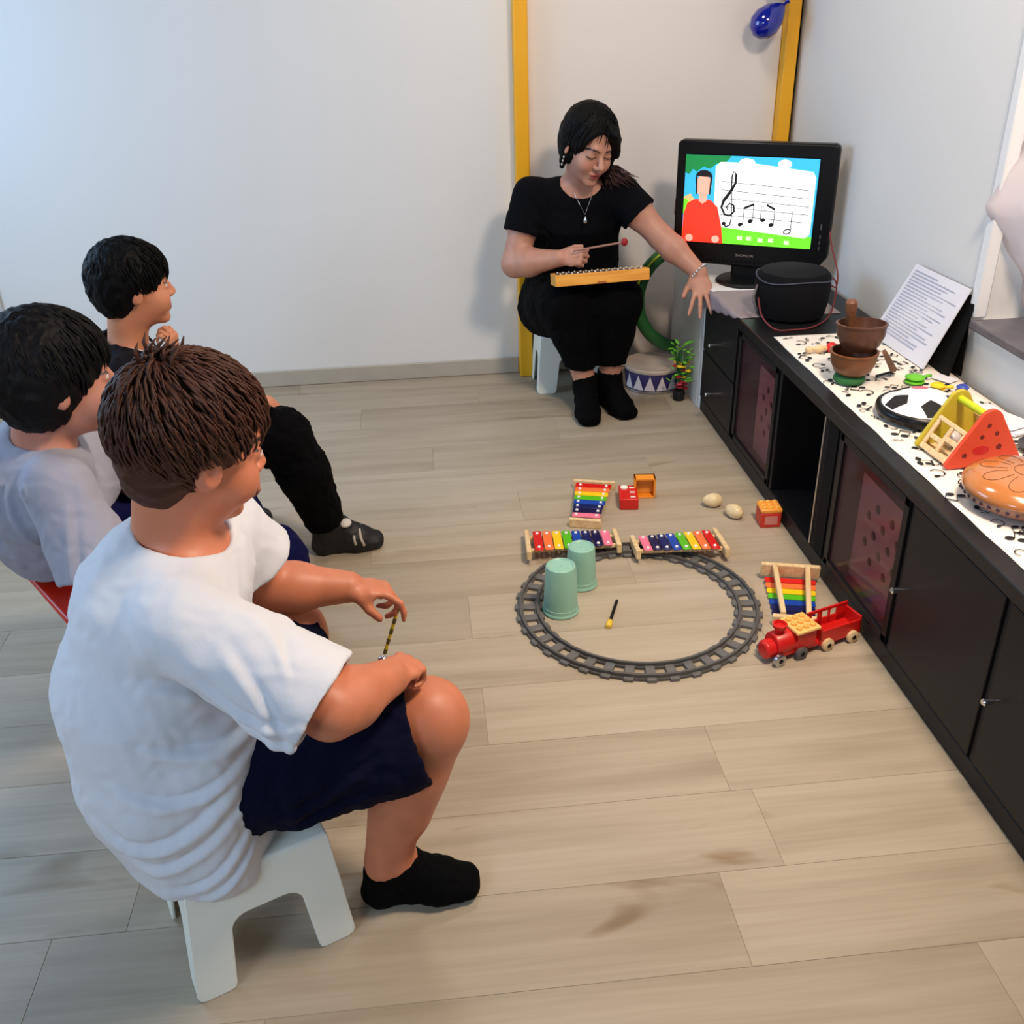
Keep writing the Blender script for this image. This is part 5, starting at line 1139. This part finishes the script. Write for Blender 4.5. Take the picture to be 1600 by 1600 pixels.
# jacket: open at the front, long sleeves
F = Field((-1.02, 2.2, .26), (-.40, 2.86, .76), .005)
for a, ra, b_, rb_ in (((-.81, 2.52, .32), (.118, .142), (-.80, 2.52, .46), (.120, .145)), ((-.80, 2.52, .46), (.120, .145), (-.775, 2.515, .60), (.100, .130)), ((-.775, 2.515, .60), (.100, .130), (-.775, 2.515, .645), (.066, .094))): F.put(sect(a, b_, ra, rb_, (1, .2, 0)), .03)
F.put(cone(RS3, LS3, .052, .052), .05)
for S_, E_, W_ in ((RS3, RE3, RW3), (LS3, LE3, LW3)): chain(F, [S_, E_, A(*E_)*.25+A(*W_)*.75], [.053, .047, .038], .02)
F.put(ell((-.655, 2.55, .56), (.07, .07, .16)), .01, 's'); F.put(sect((-.750, 2.512, .640), (-.725, 2.512, .76), (.064, .066), (.085, .085), (1, 0, 0)), .008, 's')
cloth_finish(F, 'jacket', mat('jacket_dark', srgb(20, 15, 18), .9, bump=.3, spec=.15), b3, .003, .06)
F = Field((-.98, 2.28, .06), (-.2, 2.86, .54), .005)
F.put(sect((-.80, 2.525, .33), (-.79, 2.525, .38), (.105, .13), (.105, .13), (1, .2, 0)), .03)
chain(F, [(-.76, 2.45, .32), (-.58, 2.485, .375), (-.405, 2.52, .392)], [.082, .078, .070], .03); chain(F, [(-.77, 2.60, .32), (-.6, 2.65, .37), (-.52, 2.68, .395)], [.082, .076, .068], .03)
chain(F, [(-.400, 2.52, .385), (-.362, 2.53, .27), (-.325, 2.542, .125)], [.074, .070, .060], .03); chain(F, [(-.54, 2.68, .39), (-.60, 2.70, .26), (-.655, 2.72, .12)], [.068, .062, .052], .03)
F.put(cone((-.42, 2.50, .445), (-.414, 2.49, .495), .012, .002), .025)
F.cut((-.35, 2.5, .085), (0, 0, -1))
cloth_finish(F, 'trousers', PB, b3, .005, .05)
for an, fw_ in ((RA3, (1, .12)), (LA3, (1, .25))): sh_ = sock(b3, an, fw_, .195, .86, .105, name='shoe', grow=.006, m=mat('shoe_black', srgb(10, 10, 12), .6)); 
# pale strap and tongue on the nearer shoe
mb = MB()
for (x, dz_0) in ((-.225, .0),):
    mb.tube([(x+.012, 2.508, .030), (x+.004, 2.512, .052), (x, 2.535, .070), (x, 2.56, .072), (x+.004, 2.588, .060)], .0045, 6)
    mb.tube([(x-.012, 2.508, .034), (x-.016, 2.514, .054), (x-.016, 2.537, .073), (x-.014, 2.56, .075)], .0045, 6)
mb.build('shoe_strap', mat('strap_pale', srgb(190, 182, 170), .7), b3, smooth=True, off=b3.location)
MB().ball((-.262, 2.530, .098), (.018, .024, .010), 12, 8).build('shoe_tongue', mat('tongue_pale', srgb(214, 208, 200), .7), b3, smooth=True, off=b3.location)

# ---------------------------------------------------------------- 4. the woman
w4 = thing('person', 'woman with black bobbed hair in black T-shirt and black cropped trousers, seated by the door', 'person', (.60, 3.70, 0))
H4 = Head((.617, 3.545, .966), -72, 22, -6, 1.03)
RS4, LS4 = (.425, 3.655, .785), (.745, 3.615, .785)
RE4, RW4 = (.355, 3.60, .555), (.505, 3.475, .598)
LE4, LW4 = (.885, 3.535, .640), (1.006, 3.440, .530)
RH4, LH4 = (.515, 3.78, .33), (.70, 3.78, .33)
RK4, LK4 = (.525, 3.475, .430), (.720, 3.475, .425)
RA4, LA4 = (.605, 3.500, .115), (.705, 3.535, .115)
F = Field((.24, 3.22, -.01), (1.16, 3.97, 1.13), .0045)
put_head(F, H4)
chain(F, [H4.w(-.022, 0, -.045), (.597, 3.630, .822)], [.050, .056], .03)
F.put(sect((.60, 3.78, .33), (.60, 3.74, .52), (.155, .105), (.130, .095), (1, 0, 0)), .03); F.put(sect((.60, 3.74, .50), (.595, 3.66, .74), (.130, .095), (.140, .085), (1, 0, 0)), .04)
F.put(cone(RS4, LS4, .048, .048), .05)
arm(F, RS4, RE4, RW4, (.054, .047, .029)); arm(F, LS4, LE4, LW4, (.054, .043, .029))
leg(F, RH4, RK4, RA4, (.092, .056, .040)); leg(F, LH4, LK4, LA4, (.092, .056, .040))
foot(F, RA4, (-.05, -1), .225, .92); foot(F, LA4, (.30, -1), .225, .92)
hand(F, RW4, (.82, -.35, .12), (-.45, -.75, .5), 1, .92, (1.15, 1.3, 1.35, 1.4), thumb=(.75, .5, -.45), tcurl=.6)
hand(F, LW4, (.02, -.60, -.66), (-.12, -.62, .74), -1, 1.02, (.12, .10, .06, -.05), thumb=(.75, .60, -.1), spread=.42, tcurl=.2)
body_obj(F, H4, w4, lin(186, 134, 112), lin(164, 76, 70), lin(38, 24, 22), lashes=True)
# bob: cap, side curtains, tied end over her left shoulder
F = hairF(H4, .0038, 0, 0)
F.put(H4.ell((-.016, 0, .040), (.108, .092, .096)), .01); F.put(H4.ell((-.040, 0, -.010), (.080, .088, .085)), .03)
F.put(H4.ell((.105, -.006, -.030), (.085, .062, .115)), .010, 's')
F.put(H4.ell((.035, -.105, -.030), (.052, .042, .045)), .008, 's')
F.put(sect(H4.w(.030, .078, .040), H4.w(.055, .066, -.085), (.030, .014), (.012, .008), H4.R[:, 0]), .015)
F.put(sect(H4.w(.078, .030, .085), H4.w(.078, .062, .010), (.018, .030), (.016, .016), H4.R[:, 2]), .015)
F.put(sect(H4.w(-.040, -.074, .000), H4.w(-.030, -.062, -.095), (.024, .012), (.010, .008), H4.R[:, 0]), .015)
F.put(H4.ell((-.02, 0, -.175), (.14, .14, .045)), .02, 's')
V, Q = F.mesh(); V = relax(V, Q, 1); N = normals(V, Q); q = H4.loc(V); V = V+N*(.002*noise(q*A(1.6, 1.6, .35), .022))[:, None]
hr = to_obj('hair', V, Q, HB, w4)
def st4(r):
    d = r.randn(3); d[2] = abs(d[2])-.25; d /= np.linalg.norm(d)
    return None if (d[0] > .35 and d[2] < .62) or d[2] < -.5 or (d[0] > -.1 and d[1] < -.4 and d[2] < .2) else d
strands(H4, hr, HB, 500, st4, lambda d, r: np.array((d[0]*.3, d[1]*1.2+.1*r.randn(), -1)), .07, .002, .002, thick=.016, seed=6)
mb = MB(); rr = np.random.RandomState(5)
for k in range(70):
    p = np.array((.665, 3.635, .865))+rr.randn(3)*.010; e = np.array((.735, 3.560, .835))+rr.randn(3)*A(.028, .014, .014); m_ = (p+e)/2+np.array((.0, -.01, .022))+rr.randn(3)*.008; mb.tube([p, m_, e], [.003, .0032, .0008], 5)
mb.build('ponytail', mat('hair_end_brown', srgb(58, 34, 28), .5), w4, smooth=True, off=w4.location)
shirt(w4, TB, .0048, (.26, 3.36, .40), (1.0, 3.93, .92), [((.60, 3.755, .43), (.170, .120)), ((.60, 3.735, .54), (.160, .118)), ((.597, 3.675, .70), (.165, .112)), ((.595, 3.65, .77), (.12, .07))],
      RS4, RE4, LS4, LE4, (.600, 3.600, .835), (.072, .058), (.55, .48), (.064, .072), .0030, .09, [([(.40, 3.6, .68), (.46, 3.6, .66), (.50, 3.6, .60)], .008, .005, 1, None), ([(.74, 3.6, .70), (.71, 3.6, .66), (.70, 3.6, .58)], .008, .005, 1, None)],
      neckdir=(.03, -.62, .78), hem=[((.6, 3.7, .415), (0, 0, -1))], shr=.058)
F = Field((.30, 3.32, .12), (.92, 3.94, .60), .005)
F.put(sect((.60, 3.78, .33), (.60, 3.76, .44), (.205, .13), (.185, .125), (1, 0, 0)), .04)
for K_, Hh, An in ((RK4, (.505, 3.76, .345), RA4), (LK4, (.705, 3.76, .345), LA4)):
    K_, An = A(*K_), A(*An); chain(F, [Hh, A(*Hh)*.5+K_*.5, K_+A(0, .02, 0)], [.118, .104, .090], .05); chain(F, [K_+A(0, .02, -.005), K_*.62+An*.38+A(0, .015, 0), K_*.24+An*.76+A(0, .008, 0)], [.088, .074, .060], .03)
F.put(ell((.615, 3.52, .40), (.10, .08, .09)), .04)
F.cut((.62, 3.5, .178), (0, 0, -1))
cloth_finish(F, 'trousers', PB, w4, .0035, .07)
for an, fw_ in ((RA4, (-.05, -1)), (LA4, (.30, -1))): sock(w4, an, fw_, .225, .94, .150, m=SK, grow=.006)
# necklace, earrings, bracelet
mb = MB().tube([(.560, 3.585, .835), (.575, 3.550, .79), (.603, 3.530, .735), (.628, 3.548, .79), (.640, 3.585, .832)], .0009, 5); mb.build('necklace', M['silver'], w4, smooth=True, off=w4.location)
MB().lathe((.603, 3.524, .715), [(.0015, .016), (.005, .006), (.0075, -.003), (.004, -.010), (.001, -.012)], 14).build('pendant', M['silver'], w4, smooth=True, off=w4.location)
for y in (-1,):
    mb = MB(); 
    for k in range(3): p = H4.w(-.002, y*.082, -.045-.013*k); mb.ball(p, (.0035, .0035, .005), 10, 7)
    mb.build('earring', M['steel'], w4, smooth=True, off=w4.location)
wv = A(*LW4)+.0; ax = _n(A(*LW4)-A(*LE4)); u_ = _n(np.cross(ax, (0, 0, 1))); v_ = np.cross(ax, u_)
mb = MB()
for k in range(16):
    a = 2*PI*k/16; mb.ball(wv-ax*.004+(u_*math.cos(a)+v_*math.sin(a))*.0335, (.0055, .0055, .0055), 8, 6)
mb.build('bracelet', M['silver'], w4, smooth=True, off=w4.location)
# xylophone on her lap and its mallet
xt = thing('lap_xylophone', 'yellow framed xylophone with small metal bars on the woman\'s lap', 'xylophone', (.640, 3.420, .520), R_(3)); xt.rotation_euler = (R_(-11), R_(-1.5), R_(1)); xt.scale = (.94, 1, 1)
b = MB(); b.bb((-.178, -.062, 0), (.178, -.054, .040)); b.bb((-.178, .054, 0), (.178, .062, .040)); b.bb((-.178, -.054, 0), (-.168, .054, .040)); b.bb((.168, -.054, 0), (.178, .054, .040)); b.build('frame', M['orangew'], xt, bevel=.002)
MB().bb((-.168, -.054, .012), (.168, .054, .018)).build('base_board', M['orangew'], xt)
MB().prism([(-.022, 0), (-.014, .008), (.014, .008), (.022, 0)], .002, M=PX, c=(-.005, -.0640, 0)).build('finger_notch', mat('notch_dark', srgb(150, 84, 20), .6), xt)
for k in range(15):
    x = -.154+.022*k; br_ = MB().bb((x-.0085, -.050+.0008*k, .036), (x+.0085, .050-.0008*k, .040)).build('bar', mat('bar_metal', srgb(120, 104, 100), .35, .6), xt)
    for s_ in (-1, 1): MB().lathe((x, s_*(.036-.0006*k), .040), [(.0035, 0), (.004, .0015), (.001, .004)], 10).build('peg', M['white'], br_, smooth=50)
tm = thing('mallet', 'thin mallet with a red tip in the woman\'s right hand above the lap xylophone', 'mallet', (.60, 3.42, .62))
MB().tube([(.545, 3.432, .632), (.715, 3.405, .660)], .0038, 8).build('handle', mat('mallet_handle', srgb(150, 110, 100), .5), tm, smooth=40, off=tm.location); MB().ball((.722, 3.404, .661), (.012, .010, .014)).build('tip', M['dred'], tm, smooth=True, off=tm.location)
